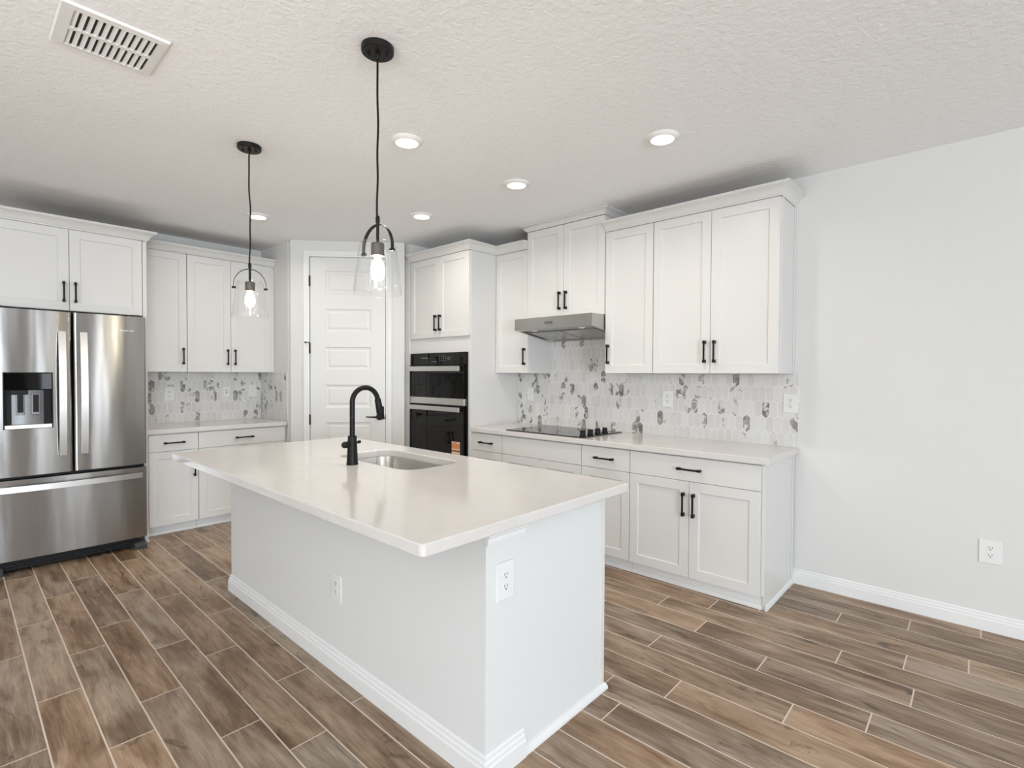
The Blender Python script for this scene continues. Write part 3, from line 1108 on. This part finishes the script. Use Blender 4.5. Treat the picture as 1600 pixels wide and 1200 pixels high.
# ================================================================== REFRIGERATOR
r = thing('refrigerator', 'stainless steel french door refrigerator with bottom freezer drawer', 'refrigerator', (-5.3, -3.225, 0))
FU0, FU1, FC = -3.675, -2.780, -3.2265
FD = 0.885                      # front of the doors from the wall
DB = 0.815


def fridge_front(v, u, u0, u1, bulge=0.010, rad=0.014):
    c, h = (u0 + u1) / 2, (u1 - u0) / 2
    s = (u - c) / h
    e = min(u - u0, u1 - u)
    d = v - bulge * s * s
    if e < rad:
        d -= rad - math.sqrt(max(0, rad * rad - (rad - e) ** 2))
    return d


def curved(bm, ua, ub, z0, z1, u0, u1, v, vb, n=24):
    us = sorted({ua + (ub - ua) * i / n for i in range(n + 1)} | {u for u in (u0 + 0.003, u0 + 0.007, u0 + 0.014, u1 - 0.014, u1 - 0.007, u1 - 0.003) if ua < u < ub})
    F = LEFT
    fr = [(u, fridge_front(v, u, u0, u1)) for u in us]
    lo = [bm.verts.new(F.p(u, w, z0)) for u, w in fr]
    hi = [bm.verts.new(F.p(u, w, z1)) for u, w in fr]
    bl = [bm.verts.new(F.p(u, vb, z0)) for u in us]
    bh = [bm.verts.new(F.p(u, vb, z1)) for u in us]
    for i in range(len(us) - 1):
        bm.faces.new((lo[i], lo[i + 1], hi[i + 1], hi[i]))
        bm.faces.new((bl[i], bl[i + 1], bh[i + 1], bh[i]))
        bm.faces.new((lo[i], lo[i + 1], bl[i + 1], bl[i]))
        bm.faces.new((hi[i], hi[i + 1], bh[i + 1], bh[i]))
    for k in (0, -1):
        bm.faces.new((lo[k], hi[k], bh[k], bl[k]))


build('cabinet_body', BX(LEFT, (FU0 + 0.006, FU1 - 0.004, 0.03, DB - 0.012, 0.06, 1.835)), M['plastic_grey'], r, bevel=0.004)
ZD0, ZD1, ZF0, ZF1 = 0.676, 1.832, 0.098, 0.652
dr = build('door', (lambda b: (curved(b, FC + 0.004, FU1, ZD0, ZD1, FC + 0.004, FU1, FD, DB), b)[1])(bmesh.new()), M['steel'], r, smooth=0.5)
# left door with the opening of the dispenser
P0, P1, PZ0, PZ1 = -3.592, -3.336, 1.003, 1.395
bm = bmesh.new()
a, b = FU0, FC - 0.004
curved(bm, a, b, ZD0, PZ0, a, b, FD, DB)
curved(bm, a, b, PZ1, ZD1, a, b, FD, DB)
curved(bm, a, P0, PZ0, PZ1, a, b, FD, DB, 8)
curved(bm, P1, b, PZ0, PZ1, a, b, FD, DB, 10)
dl = build('door', bm, M['steel'], r, smooth=0.5)
dl['label'] = 'door with the ice and water dispenser'
fv = fridge_front(FD, -3.46, a, b)
bm = BX(LEFT, (P0 + 0.004, P1 - 0.004, DB - 0.005, DB + 0.003, PZ0 + 0.004, PZ1 - 0.004),
        (P0 + 0.0005, P0 + 0.006, DB + 0.002, fv + 0.001, PZ0 + 0.0005, PZ1 - 0.0005), (P1 - 0.006, P1 - 0.0005, DB + 0.002, fv + 0.001, PZ0 + 0.0005, PZ1 - 0.0005),
        (P0 + 0.006, P1 - 0.006, DB + 0.002, fv + 0.001, PZ1 - 0.006, PZ1 - 0.0005))
build('dispenser_housing', bm, M['plastic_black'], dl)
build('dispenser_panel', BX(LEFT, (P0 + 0.007, P1 - 0.007, fv - 0.006, fv - 0.002, PZ1 - 0.118, PZ1 - 0.007)), M['oven_glass'], dl, bevel=0.001)
build('dispenser_spout', BX(LEFT, (P0 + 0.035, P1 - 0.13, fv - 0.04, fv - 0.010, PZ1 - 0.155, PZ1 - 0.12)), M['plastic_black'], dl, bevel=0.006)
bm = bmesh.new()                                                     # curved steel back wall of the recess
n = 12
us = [P0 + 0.045 + (P1 - P0 - 0.09) * i / n for i in range(n + 1)]
lo = [bm.verts.new(LEFT.p(u, DB + 0.012 + 0.012 * (1 - (2 * i / n - 1) ** 2), PZ0 + 0.03)) for i, u in enumerate(us)]
hi = [bm.verts.new(LEFT.p(u, DB + 0.012 + 0.012 * (1 - (2 * i / n - 1) ** 2), PZ1 - 0.125)) for i, u in enumerate(us)]
for i in range(n):
    bm.faces.new((lo[i], lo[i + 1], hi[i + 1], hi[i]))
build('dispenser_back', bm, M['dispenser_steel'], dl, smooth=1.0)
for u in (-3.505, -3.425):
    build('paddle', BX(LEFT, (u - 0.022, u + 0.022, DB + 0.026, DB + 0.036, 1.098, 1.245)), M['dispenser_steel'], dl, bevel=0.003)
    build('paddle_pad', BX(LEFT, (u - 0.014, u + 0.016, DB + 0.0362, DB + 0.040, 1.115, 1.238)), M['plastic_black'], dl, bevel=0.002)
build('drip_tray', BX(LEFT, (P0 + 0.007, P1 - 0.007, DB + 0.004, fv + 0.006, PZ0 + 0.001, PZ0 + 0.030)), M['chrome'], dl, bevel=0.003)


def strap(bm, F, pts, w, th, vertical):
    """flat bar handle through (s, v) with s along z (vertical) or u"""
    rows = []
    for s, v, c in pts:
        if vertical:
            rows.append([bm.verts.new(F.p(c - w / 2, v, s)), bm.verts.new(F.p(c + w / 2, v, s)), bm.verts.new(F.p(c + w / 2, v + th, s)), bm.verts.new(F.p(c - w / 2, v + th, s))])
        else:
            rows.append([bm.verts.new(F.p(s, v, c - w / 2)), bm.verts.new(F.p(s, v, c + w / 2)), bm.verts.new(F.p(s, v + th, c + w / 2)), bm.verts.new(F.p(s, v + th, c - w / 2))])
    for x, y in zip(rows, rows[1:]):
        for i in range(4):
            bm.faces.new((x[i], x[(i + 1) % 4], y[(i + 1) % 4], y[i]))
    bm.faces.new(rows[0])
    bm.faces.new(rows[-1])


for par, c in ((dl, -3.287), (dr, -3.166)):
    bm = bmesh.new()
    pts = []
    for i in range(17):
        s = i / 16
        pts.append((0.80 + s * 0.89, FD + 0.012 + 0.03 * (1 - (2 * s - 1) ** 2), c))
    strap(bm, LEFT, pts, 0.040, 0.012, True)
    for z in (0.83, 1.66):
        box(bm, LEFT, c - 0.014, c + 0.014, FD - 0.010, FD + 0.018, z - 0.02, z + 0.02)
    build('handle', bm, M['chrome'], par, smooth=0.6)
fz = build('freezer_drawer', (lambda b: (curved(b, FU0, FU1, ZF0, ZF1, FU0, FU1, FD, DB, 32), b)[1])(bmesh.new()), M['steel'], r, smooth=0.5)
bm = bmesh.new()
strap(bm, LEFT, [(-3.645 + i / 20 * 0.83, FD + 0.010 + 0.028 * (1 - (i / 10 - 1) ** 2), 0.592) for i in range(21)], 0.040, 0.012, False)
for u in (-3.60, -2.86):
    box(bm, LEFT, u - 0.02, u + 0.02, FD - 0.02, FD + 0.018, 0.578, 0.606)
build('handle', bm, M['chrome'], fz, smooth=0.6)
build('base_grille', BX(LEFT, (FU0 + 0.05, FU1 - 0.05, 0.70, DB + 0.012, 0.022, 0.085), (FU0 + 0.05, FU1 - 0.05, DB + 0.013, DB + 0.020, 0.030, 0.042), (FU0 + 0.05, FU1 - 0.05, DB + 0.013, DB + 0.020, 0.052, 0.064)), M['plastic_black'], r)
for u in (FU0 + 0.035, FU1 - 0.045):
    bm = bmesh.new()
    pts = [(0.74, 0.0), (0.88, 0.0), (0.885, 0.03), (0.86, 0.05), (0.74, 0.075)]
    a = [bm.verts.new(LEFT.p(u - 0.04, v, z)) for v, z in pts]
    b = [bm.verts.new(LEFT.p(u + 0.04, v, z)) for v, z in pts]
    bm.faces.new(a)
    bm.faces.new(b)
    for i in range(5):
        bm.faces.new((a[i], a[(i + 1) % 5], b[(i + 1) % 5], b[i]))
    build('foot', bm, M['plastic_grey'], r, bevel=0.004)
build('hinge_cover', BX(LEFT, (FU1 - 0.09, FU1 - 0.03, 0.70, DB + 0.03, ZD1 + 0.003, ZD1 + 0.018)), M['plastic_grey'], r, bevel=0.004)
build('hinge_cover', BX(LEFT, (FU0 + 0.03, FU0 + 0.09, 0.70, DB + 0.03, ZD1 + 0.003, ZD1 + 0.018)), M['plastic_grey'], r, bevel=0.004)
build('gap_shade_strip', BX(LEFT, (FU0 + 0.02, FU1 - 0.02, DB - 0.011, DB + 0.03, ZF1 + 0.006, ZD0 - 0.006)), M['plastic_black'], r)  # black strip painting the shade in the gap above the freezer drawer
bm = bmesh.new()                                                     # small pale lettering marks on the door
vv = 0
for k, (w, h) in enumerate(((0.004, 0.013), (0.008, 0.009), (0.009, 0.009), (0.009, 0.010), (0.004, 0.012), (0.008, 0.009), (0.005, 0.013))):
    u = -2.945 + k * 0.0135
    vv = fridge_front(FD, u, FC + 0.004, FU1) + 0.0006
    box(bm, LEFT, u - w / 2, u + w / 2, vv - 0.0004, vv + 0.0004, 1.714, 1.714 + h)
build('door_lettering', bm, M['glyph_light'], dr)

# ================================================================== ISLAND
IX0, IX1, IY0, IY1 = -3.58, -1.157, -2.94, -1.785
KX0, KX1, KY0, KY1 = -3.545, -1.222, -2.622, -2.44     # half wall on the seating side
r = thing('kitchen_island', 'white kitchen island with painted half wall, end panel and back cabinets', 'island', (-2.38, -2.25, 0))
build('half_wall', BX(WORLD, (KX0, KX1, KY0, KY1, 0, 0.873)), M['island_wall'], r)
bm = bmesh.new()
IB = [(0, 0), (0.016, 0), (0.016, 0.062), (0.012, 0.068), (0.012, 0.080), (0.007, 0.086), (0.007, 0.098), (0.002, 0.104), (0, 0.104)]
sweep(bm, WORLD, [(KX0, KY1), (KX0, KY0), (KX1, KY0), (KX1, KY1 + 0.012)], IB, -1)
build('baseboard', bm, M['trim'], r)
# stepped trim under the counter on the half wall's end
bm = bmesh.new()
sweep(bm, WORLD, [(KX1, KY0), (KX1, KY1 + 0.012)], [(0, 0.818), (0.008, 0.818), (0.010, 0.828), (0.010, 0.842), (0.016, 0.848), (0.018, 0.8735), (0, 0.8735)], -1)
build('end_molding', bm, M['trim'], r)
CX0, CX1 = -3.53, -1.238
CYB = -1.905
build('end_panel', BX(WORLD, (CX1, CX1 + 0.014, KY1 + 0.0005, CYB + 0.02, 0.0, 0.873)), M['island_wall'], r)
build('edge_strip', BX(WORLD, (CX1 + 0.0142, CX1 + 0.018, CYB - 0.004, CYB + 0.02, 0.028, 0.873)), M['cabinet'], r)
build('end_panel', BX(WORLD, (CX0 - 0.014, CX0, KY1 + 0.0005, CYB + 0.02, 0.0, 0.873)), M['cabinet'], r)
bm = bmesh.new()
sweep(bm, WORLD, [(CX1 + 0.014, KY1 + 0.0125), (CX1 + 0.014, CYB + 0.0205), (CX1 - 0.02, CYB + 0.0205)], [(0, 0), (0.016, 0), (0.016, 0.010), (0.012, 0.020), (0.005, 0.028), (0, 0.030)], -1)
build('shoe_molding', bm, M['trim'], r)
# carcass has no top so that the sink hangs inside it
build('carcass', BX(WORLD, (CX0 + 0.001, CX1 - 0.001, CYB - 0.018, CYB, 0.10, 0.873), (CX0 + 0.001, CX1 - 0.001, KY1 + 0.001, CYB - 0.019, 0.10, 0.118)), M['cabinet'], r)
BACK = Fr((0, CYB), (-1, 0), (0, 1))
toe(BACK, -CX1 + 0.03, -CX0 - 0.001, -0.06, r)
for u0, u1, n in ((-CX1, 1.84, 1), (1.84, 2.84, 2), (2.84, -CX0, 1)):
    slab(BACK, u0, u1, DR, 0.868, 0.0, r, True)
    if n == 1:
        shaker(BACK, u0, u1, 0.10, DR, 0.0, r, 'l', HZ)
    else:
        m = (u0 + u1) / 2
        shaker(BACK, u0, m, 0.10, DR, 0.0, r, 'r', HZ)
        shaker(BACK, m, u1, 0.10, DR, 0.0, r, 'l', HZ)


def rrect(x0, x1, y0, y1, rad, n=10):
    pts = []
    for cx, cy, a0 in ((x1 - rad, y1 - rad, 0), (x0 + rad, y1 - rad, 90), (x0 + rad, y0 + rad, 180), (x1 - rad, y0 + rad, 270)):
        for i in range(n + 1):
            a = math.radians(a0 + 90 * i / n)
            pts.append((cx + rad * math.cos(a), cy + rad * math.sin(a)))
    return pts


SX0, SX1, SY0, SY1 = -2.815, -2.095, -2.305, -1.935
N = 10
outer_t = rrect(IX0, IX1, IY0, IY1, 0.018, N)
inner_t = rrect(SX0, SX1, SY0, SY1, 0.10, N)
bm = bmesh.new()
ZB, EB = 0.8745, 0.004
ot = [bm.verts.new((x, y, CT)) for x, y in rrect(IX0 + EB, IX1 - EB, IY0 + EB, IY1 - EB, 0.015, N)]
om = [bm.verts.new((x, y, CT - EB)) for x, y in outer_t]
on = [bm.verts.new((x, y, ZB + EB)) for x, y in outer_t]
ob = [bm.verts.new((x, y, ZB)) for x, y in rrect(IX0 + EB, IX1 - EB, IY0 + EB, IY1 - EB, 0.015, N)]
it = [bm.verts.new((x, y, CT)) for x, y in rrect(SX0 - EB, SX1 + EB, SY0 - EB, SY1 + EB, 0.104, N)]
im = [bm.verts.new((x, y, CT - EB)) for x, y in inner_t]
ib = [bm.verts.new((x, y, ZB)) for x, y in inner_t]
K = len(ot)
for A_, B_ in ((it, ot), (ot, om), (om, on), (on, ob), (ob, ib), (ib, im), (im, it)):
    for i in range(K):
        j = (i + 1) % K
        bm.faces.new((A_[i], A_[j], B_[j], B_[i]))
ic = build('countertop', bm, M['quartz'], None, smooth=0.5)
tag(ic, 'large white quartz island countertop with the sink cut into it', 'countertop', 'white quartz countertops')

# sink
r = thing('sink', 'undermount stainless steel sink in the island countertop', 'sink', (-2.455, -2.12, 0.66))
bm = bmesh.new()
rings = []
for ins, z, rad in ((-0.018, ZB - 0.0006, 0.118), (0.002, ZB - 0.0006, 0.10), (0.004, ZB - 0.006, 0.098), (0.008, 0.70, 0.09), (0.02, 0.682, 0.08), (0.045, 0.675, 0.06)):
    rings.append([bm.verts.new((x, y, z)) for x, y in rrect(SX0 + ins, SX1 - ins, SY0 + ins, SY1 - ins, rad, N)])
for a, b in zip(rings, rings[1:]):
    for i in range(K):
        bm.faces.new((a[i], a[(i + 1) % K], b[(i + 1) % K], b[i]))
bm.faces.new(rings[-1])
build('basin', bm, M['sink_steel'], r, smooth=0.7)
bm = bmesh.new()
lathe(bm, [(0, 0.6775), (0.03, 0.6775), (0.034, 0.681), (0.045, 0.681), (0.045, 0.6755), (0, 0.6755)], -2.455, -2.08, 28)
build('drain', bm, M['chrome'], r, smooth=0.6)

# faucet
r = thing('faucet', 'matte black gooseneck pull-down faucet on the island', 'faucet', (-2.46, -2.395, CT))
fx, fy = -2.46, -2.395
bm = bmesh.new()
lathe(bm, [(0, CT + 0.0003), (0.030, CT + 0.0003), (0.030, CT + 0.006), (0.029, CT + 0.010), (0.0225, CT + 0.15), (0.0215, CT + 0.153), (0, CT + 0.153)], fx, fy, 28)
build('faucet_body', bm, M['black'], r, smooth=0.6)
bm = bmesh.new()
R_ = 0.078
pts = [(fx, fy, CT + 0.150), (fx, fy, 1.12), (fx, fy, 1.20), (fx, fy, 1.243)]
for i in range(1, 17):
    a = math.radians(180 - i * 168 / 16)
    pts.append((fx, fy + R_ + R_ * math.cos(a), 1.243 + R_ * math.sin(a)))
ex, ez = pts[-1][1], pts[-1][2]
tube(bm, pts, 0.0135, 16)
build('spout', bm, M['black'], r, smooth=0.7)
bm = bmesh.new()
dx, dz = math.sin(math.radians(12)), -math.cos(math.radians(12))
tube(bm, [(fx, ex + dx * s, ez + dz * s) for s in (0.0, 0.004, 0.045, 0.085, 0.09, 0.118)], [0.0145, 0.017, 0.0185, 0.0205, 0.019, 0.019], 20)
sp = build('spray_head', bm, M['black'], r, smooth=0.6)
build('spray_button', BX(WORLD, (fx - 0.008, fx + 0.008, ex + dx * 0.07 + 0.012, ex + dx * 0.07 + 0.024, ez - 0.095, ez - 0.045)), M['black'], sp, bevel=0.003)
bm = bmesh.new()
tube(bm, [(fx, fy - 0.018, CT + 0.108), (fx, fy - 0.048, CT + 0.108)], 0.0175, 20)
tube(bm, [(fx, fy - 0.047, CT + 0.108), (fx, fy - 0.056, CT + 0.108)], [0.0175, 0.013], 20)
build('valve_cap', bm, M['black'], r, smooth=0.6)
bm = bmesh.new()
tube(bm, [(fx, fy + 0.018, CT + 0.112), (fx, fy + 0.036, CT + 0.116)], 0.0055, 12)
tube(bm, [(fx, fy + 0.035, CT + 0.116), (fx, fy + 0.047, CT + 0.118)], 0.0085, 12)
build('lever', bm, M['black'], r, smooth=0.6)


# ================================================================== OUTLETS
def outlet(F, u, v, z, label, w=0.082, h=0.128, kind='duplex'):
    r = thing('wall_outlet' if kind == 'duplex' else ('light_switch' if kind == 'switch' else 'cable_outlet'), label,
              'outlet' if kind != 'switch' else 'switch', F.p(u, v, z - h / 2), 'white wall plates')
    build('cover_plate', BX(F, (u - w / 2, u + w / 2, v + 0.0003, v + 0.006, z - h / 2, z + h / 2)), M['plate'], r, bevel=0.0025, seg=2)
    if kind == 'duplex':
        for s in (-1, 1):
            c = z + s * 0.0205
            bm = bmesh.new()
            k = 20
            ring = []
            for i in range(k):
                a = 2 * math.pi * i / k
                x, y = 0.0172 * math.cos(a), 0.0172 * math.sin(a)
                y = max(-0.0142, min(0.0142, y))
                ring.append((x, y))
            lo = [bm.verts.new(F.p(u + x, v + 0.0058, c + y)) for x, y in ring]
            hi = [bm.verts.new(F.p(u + x, v + 0.0078, c + y)) for x, y in ring]
            bm.faces.new(hi)
            for i in range(k):
                bm.faces.new((lo[i], lo[(i + 1) % k], hi[(i + 1) % k], hi[i]))
            f = build('receptacle', bm, M['plate'], r)
            build('slots', BX(F, (u - 0.0078, u - 0.0052, v + 0.0079, v + 0.0083, c - 0.001, c + 0.009), (u + 0.0052, u + 0.0078, v + 0.0079, v + 0.0083, c + 0.0, c + 0.008),
                              (u - 0.0026, u + 0.0026, v + 0.0079, v + 0.0083, c - 0.010, c - 0.005)), M['slot'], f)
    elif kind == 'switch':
        build('rocker', BX(F, (u - 0.0165, u + 0.0165, v + 0.0062, v + 0.0085, z - 0.033, z + 0.033)), M['plate'], r, bevel=0.0015)
        build('slots', BX(F, (u - 0.001, u + 0.001, v + 0.0086, v + 0.0089, z - 0.012, z + 0.012)), M['glyph_grey'], r)
    else:
        bm = bmesh.new()
        for s in (-1, 1):
            c = F.p(u, v + 0.006, z + s * 0.011)
            d = F.p(u, v + 0.011, z + s * 0.011)
            tube(bm, [c, d], 0.0058, 14)
        build('jacks', bm, M['slot'], r)
    return r


tv = 0.0078
outlet(RANGE, -3.247, tv, 1.204, 'white switch plate on the tile left of the cooktop, by the oven tower', kind='switch')
outlet(RANGE, -1.829, tv, 1.208, 'white outlet on the tile below the tall wall cabinets', w=0.088)
outlet(RANGE, -0.950, tv, 1.209, 'wide white outlet at the right end of the cooktop backsplash', w=0.092)
outlet(RANGE, 0.048, 0.0, 0.438, 'wide white outlet low on the bare wall above the baseboard', w=0.095)
outlet(LEFT, -2.410, tv, 1.192, 'white outlet on the tile nearest the refrigerator')
outlet(LEFT, -1.905, tv, 1.203, 'small white cable plate in the middle of the tile right of the refrigerator', w=0.062, h=0.105, kind='jack')
outlet(LEFT, -1.647, tv, 1.208, 'white switch plate on the tile closest to the pantry corner', kind='switch')
outlet(Fr((0, KY0), (1, 0), (0, -1)), -2.207, 0.0, 0.398, 'white outlet on the long painted side of the island', w=0.088)
outlet(Fr((KX1, 0), (0, 1), (1, 0)), -2.530, 0.0, 0.676, 'white outlet on the end of the island under the counter corner', w=0.088, h=0.134)

# ================================================================== CEILING FIXTURES
def downlight(x, y, label):
    r = thing('recessed_light', label, 'ceiling light', (x, y, CEIL - 0.018), 'round recessed ceiling lights')
    bm = bmesh.new()
    lathe(bm, [(0.062, CEIL - 0.018), (0.066, CEIL - 0.018), (0.078, CEIL - 0.010), (0.088, CEIL - 0.004), (0.090, CEIL - 0.0005), (0.062, CEIL - 0.0005), (0.062, CEIL - 0.018)], x, y, 40)
    build('trim_ring', bm, M['lamp_trim'], r, smooth=0.6)
    bm = bmesh.new()
    lathe(bm, [(0, CEIL - 0.0165), (0.0615, CEIL - 0.0155), (0.0615, CEIL - 0.010), (0, CEIL - 0.010)], x, y, 32)
    build('lens', bm, M['lens'], r, smooth=0.6)
    d = bpy.data.lights.new('lamp', 'AREA')
    d.shape = 'DISK'
    d.size = 0.11
    d.energy = 6.0
    d.spread = math.radians(158)
    d.color = (1.0, 0.94, 0.87)
    o = bpy.data.objects.new('lamp', d)
    COL.objects.link(o)
    o.parent = r
    o.location = (0, 0, -0.004)


for x, y, l in ((-2.415, -2.078, 'recessed ceiling light closest to the nearer pendant cord'),
                (-1.326, -1.159, 'recessed ceiling light in front of the tall cabinets at the open end'),
                (-2.390, -1.182, 'recessed ceiling light in front of the range hood cabinet'),
                (-3.449, -1.178, 'recessed ceiling light in front of the oven tower'),
                (-4.481, -2.082, 'recessed ceiling light behind the farther pendant cord')):
    downlight(x, y, l)

# air vent
r = thing('ceiling_vent', 'white ceiling air vent with two rows of slanted louvers', 'vent', (-2.565, -3.39, CEIL - 0.014))
VX0, VX1, VY0, VY1 = -2.732, -2.402, -3.556, -3.222
zt = CEIL - 0.0005
bm = bmesh.new()
q0, q1, q2 = (VX0, VX1, VY0, VY1), (VX0 + 0.005, VX1 - 0.005, VY0 + 0.005, VY1 - 0.005), (-2.705, -2.436, -3.515, -3.258)


def rect4(bm, q, z):
    return [bm.verts.new(p) for p in ((q[0], q[2], z), (q[1], q[2], z), (q[1], q[3], z), (q[0], q[3], z))]


R0, R1, R2, R3 = rect4(bm, q0, zt), rect4(bm, q1, CEIL - 0.010), rect4(bm, q2, CEIL - 0.012), rect4(bm, q2, zt)
for a, b in ((R0, R1), (R1, R2), (R2, R3)):
    for i in range(4):
        bm.faces.new((a[i], a[(i + 1) % 4], b[(i + 1) % 4], b[i]))
box(bm, WORLD, -2.580, -2.562, -3.5149, -3.2581, CEIL - 0.012, CEIL - 0.004)
build('frame', bm, M['vent'], r)
build('duct_shade_plate', BX(WORLD, (-2.7045, -2.4365, -3.5145, -3.2585, CEIL - 0.0022, CEIL - 0.0008)), M['vent_shade'], r)  # flat dark plate standing in for the shade inside the duct
for x0, x1 in ((-2.7045, -2.5805), (-2.5615, -2.4365)):
    bm = bmesh.new()
    for k in range(12):
        y = -3.512 + k * 0.0232
        vs = [(y - 0.001, CEIL - 0.0042), (y, CEIL - 0.0035), (y + 0.0125, CEIL - 0.0105), (y + 0.0118, CEIL - 0.0115)]
        if y + 0.0135 > -3.2585:
            continue
        a = [bm.verts.new((x0, p, z)) for p, z in vs]
        b = [bm.verts.new((x1, p, z)) for p, z in vs]
        bm.faces.new(a)
        bm.faces.new(b)
        for i in range(4):
            bm.faces.new((a[i], a[(i + 1) % 4], b[(i + 1) % 4], b[i]))
    build('louvers', bm, M['vent'], r)


# pendants
def pendant(x, y, ang, seed, label):
    r = thing('pendant_light', label, 'pendant light', (x, y, 1.722), 'clear glass island pendants')
    dx, dy = math.cos(ang), math.sin(ang)
    bm = bmesh.new()
    z = CEIL
    lathe(bm, [(0, z - 0.026), (0.058, z - 0.026), (0.0635, z - 0.022), (0.0645, z - 0.016), (0.0645, z - 0.0005), (0, z - 0.0005)], x, y, 40)
    c = build('canopy', bm, M['bronze'], r, smooth=0.6)
    for s in (-1, 1):
        bm = bmesh.new()
        lathe(bm, [(0, z - 0.036), (0.004, z - 0.036), (0.005, z - 0.033), (0.005, z - 0.0262), (0, z - 0.0262)], x + s * 0.036 * 0.675, y + s * 0.036 * 0.738, 12)
        build('screw', bm, M['black'], c, smooth=0.6)
    bm = bmesh.new()
    lathe(bm, [(0, z - 0.046), (0.005, z - 0.046), (0.008, z - 0.040), (0.009, z - 0.0262), (0, z - 0.0262)], x, y, 14)
    build('strain_relief', bm, M['black'], c, smooth=0.6)
    rng = random.Random(seed)
    ph = [rng.uniform(0, 6.28) for _ in range(4)]
    bm = bmesh.new()
    pts = []
    for i in range(49):
        s = i / 48
        e = math.sin(math.pi * s) ** 0.5
        pts.append((x - 0.003 * s + e * 0.0042 * math.sin(5.2 * s + ph[0]) + e * 0.0014 * math.sin(19 * s + ph[1]),
                    y - 0.001 * s + e * 0.0042 * math.sin(4.6 * s + ph[2]) + e * 0.0014 * math.sin(17 * s + ph[3]), z - 0.045 - s * (z - 0.045 - 2.028)))
    pts[-1] = (x, y, 2.028)
    tube(bm, pts, 0.0042, 10)
    build('cord', bm, M['black'], r, smooth=0.8)
    bm = bmesh.new()
    lathe(bm, [(0, 2.036), (0.0065, 2.036), (0.0085, 2.030), (0.0085, 2.010), (0.0062, 2.004), (0.0062, 1.927), (0, 1.927)], x, y, 16)
    build('stem', bm, M['black'], r, smooth=0.6)
    # flat arched yoke holding the glass
    bm = bmesh.new()
    yw, n, hw, th = 0.086, 28, 0.0075, 0.0028
    prev = None
    for i in range(n + 1):
        a = math.pi * i / n
        s, zz = yw * math.cos(a), 1.905 + 0.097 * math.sin(a)
        if i in (0, n):
            zz = 1.885
        nx, nz = math.cos(a), math.sin(a)
        ring = []
        for off, side in ((0, -hw), (0, hw), (-th, hw), (-th, -hw)):
            ss, z2 = s + nx * off, zz + nz * off
            ring.append(bm.verts.new((x + dx * ss - dy * side, y + dy * ss + dx * side, z2)))
        if prev:
            for k in range(4):
                bm.faces.new((prev[k], prev[(k + 1) % 4], ring[(k + 1) % 4], ring[k]))
        else:
            bm.faces.new(ring)
        prev = ring
    bm.faces.new(prev)
    yk = build('yoke', bm, M['bronze'], r, smooth=0.7)
    for s in (-1, 1):
        bm = bmesh.new()
        tube(bm, [(x + s * dx * (yw - 0.014), y + s * dy * (yw - 0.014), 1.890), (x + s * dx * (yw + 0.007), y + s * dy * (yw + 0.007), 1.890)], 0.0065, 12)
        build('pivot_screw', bm, M['bronze'], yk, smooth=0.6)
    bm = bmesh.new()
    lathe(bm, [(0, 1.926), (0.024, 1.926), (0.0265, 1.923), (0.0265, 1.874), (0.0, 1.874)], x, y, 28)
    build('socket', bm, M['socket'], r, smooth=0.6)
    bm = bmesh.new()
    lathe(bm, [(0, 1.8735), (0.013, 1.8735), (0.0135, 1.862), (0.022, 1.845), (0.0265, 1.825), (0.0265, 1.805), (0.020, 1.788), (0.009, 1.781), (0, 1.7805)], x, y, 24)
    build('bulb', bm, M['bulb'], r, smooth=0.8)
    bm = bmesh.new()
    outer = [(0.060, 1.930), (0.068, 1.926), (0.0735, 1.915), (0.0765, 1.895), (0.082, 1.850), (0.090, 1.785), (0.0985, 1.722)]
    inner = [(q - 0.003, zz) for q, zz in reversed(outer)]
    lathe(bm, outer + [(0.0978, 1.7195)] + inner + [outer[0]], x, y, 56)
    build('glass_shade', bm, M['glass'], r, smooth=0.8)


pendant(-1.821, -2.653, 0.16, 1, 'clear glass pendant light hanging over the near half of the island, its arched strap wide')
pendant(-3.154, -2.647, 1.21, 5, 'clear glass pendant light hanging over the far half of the island')
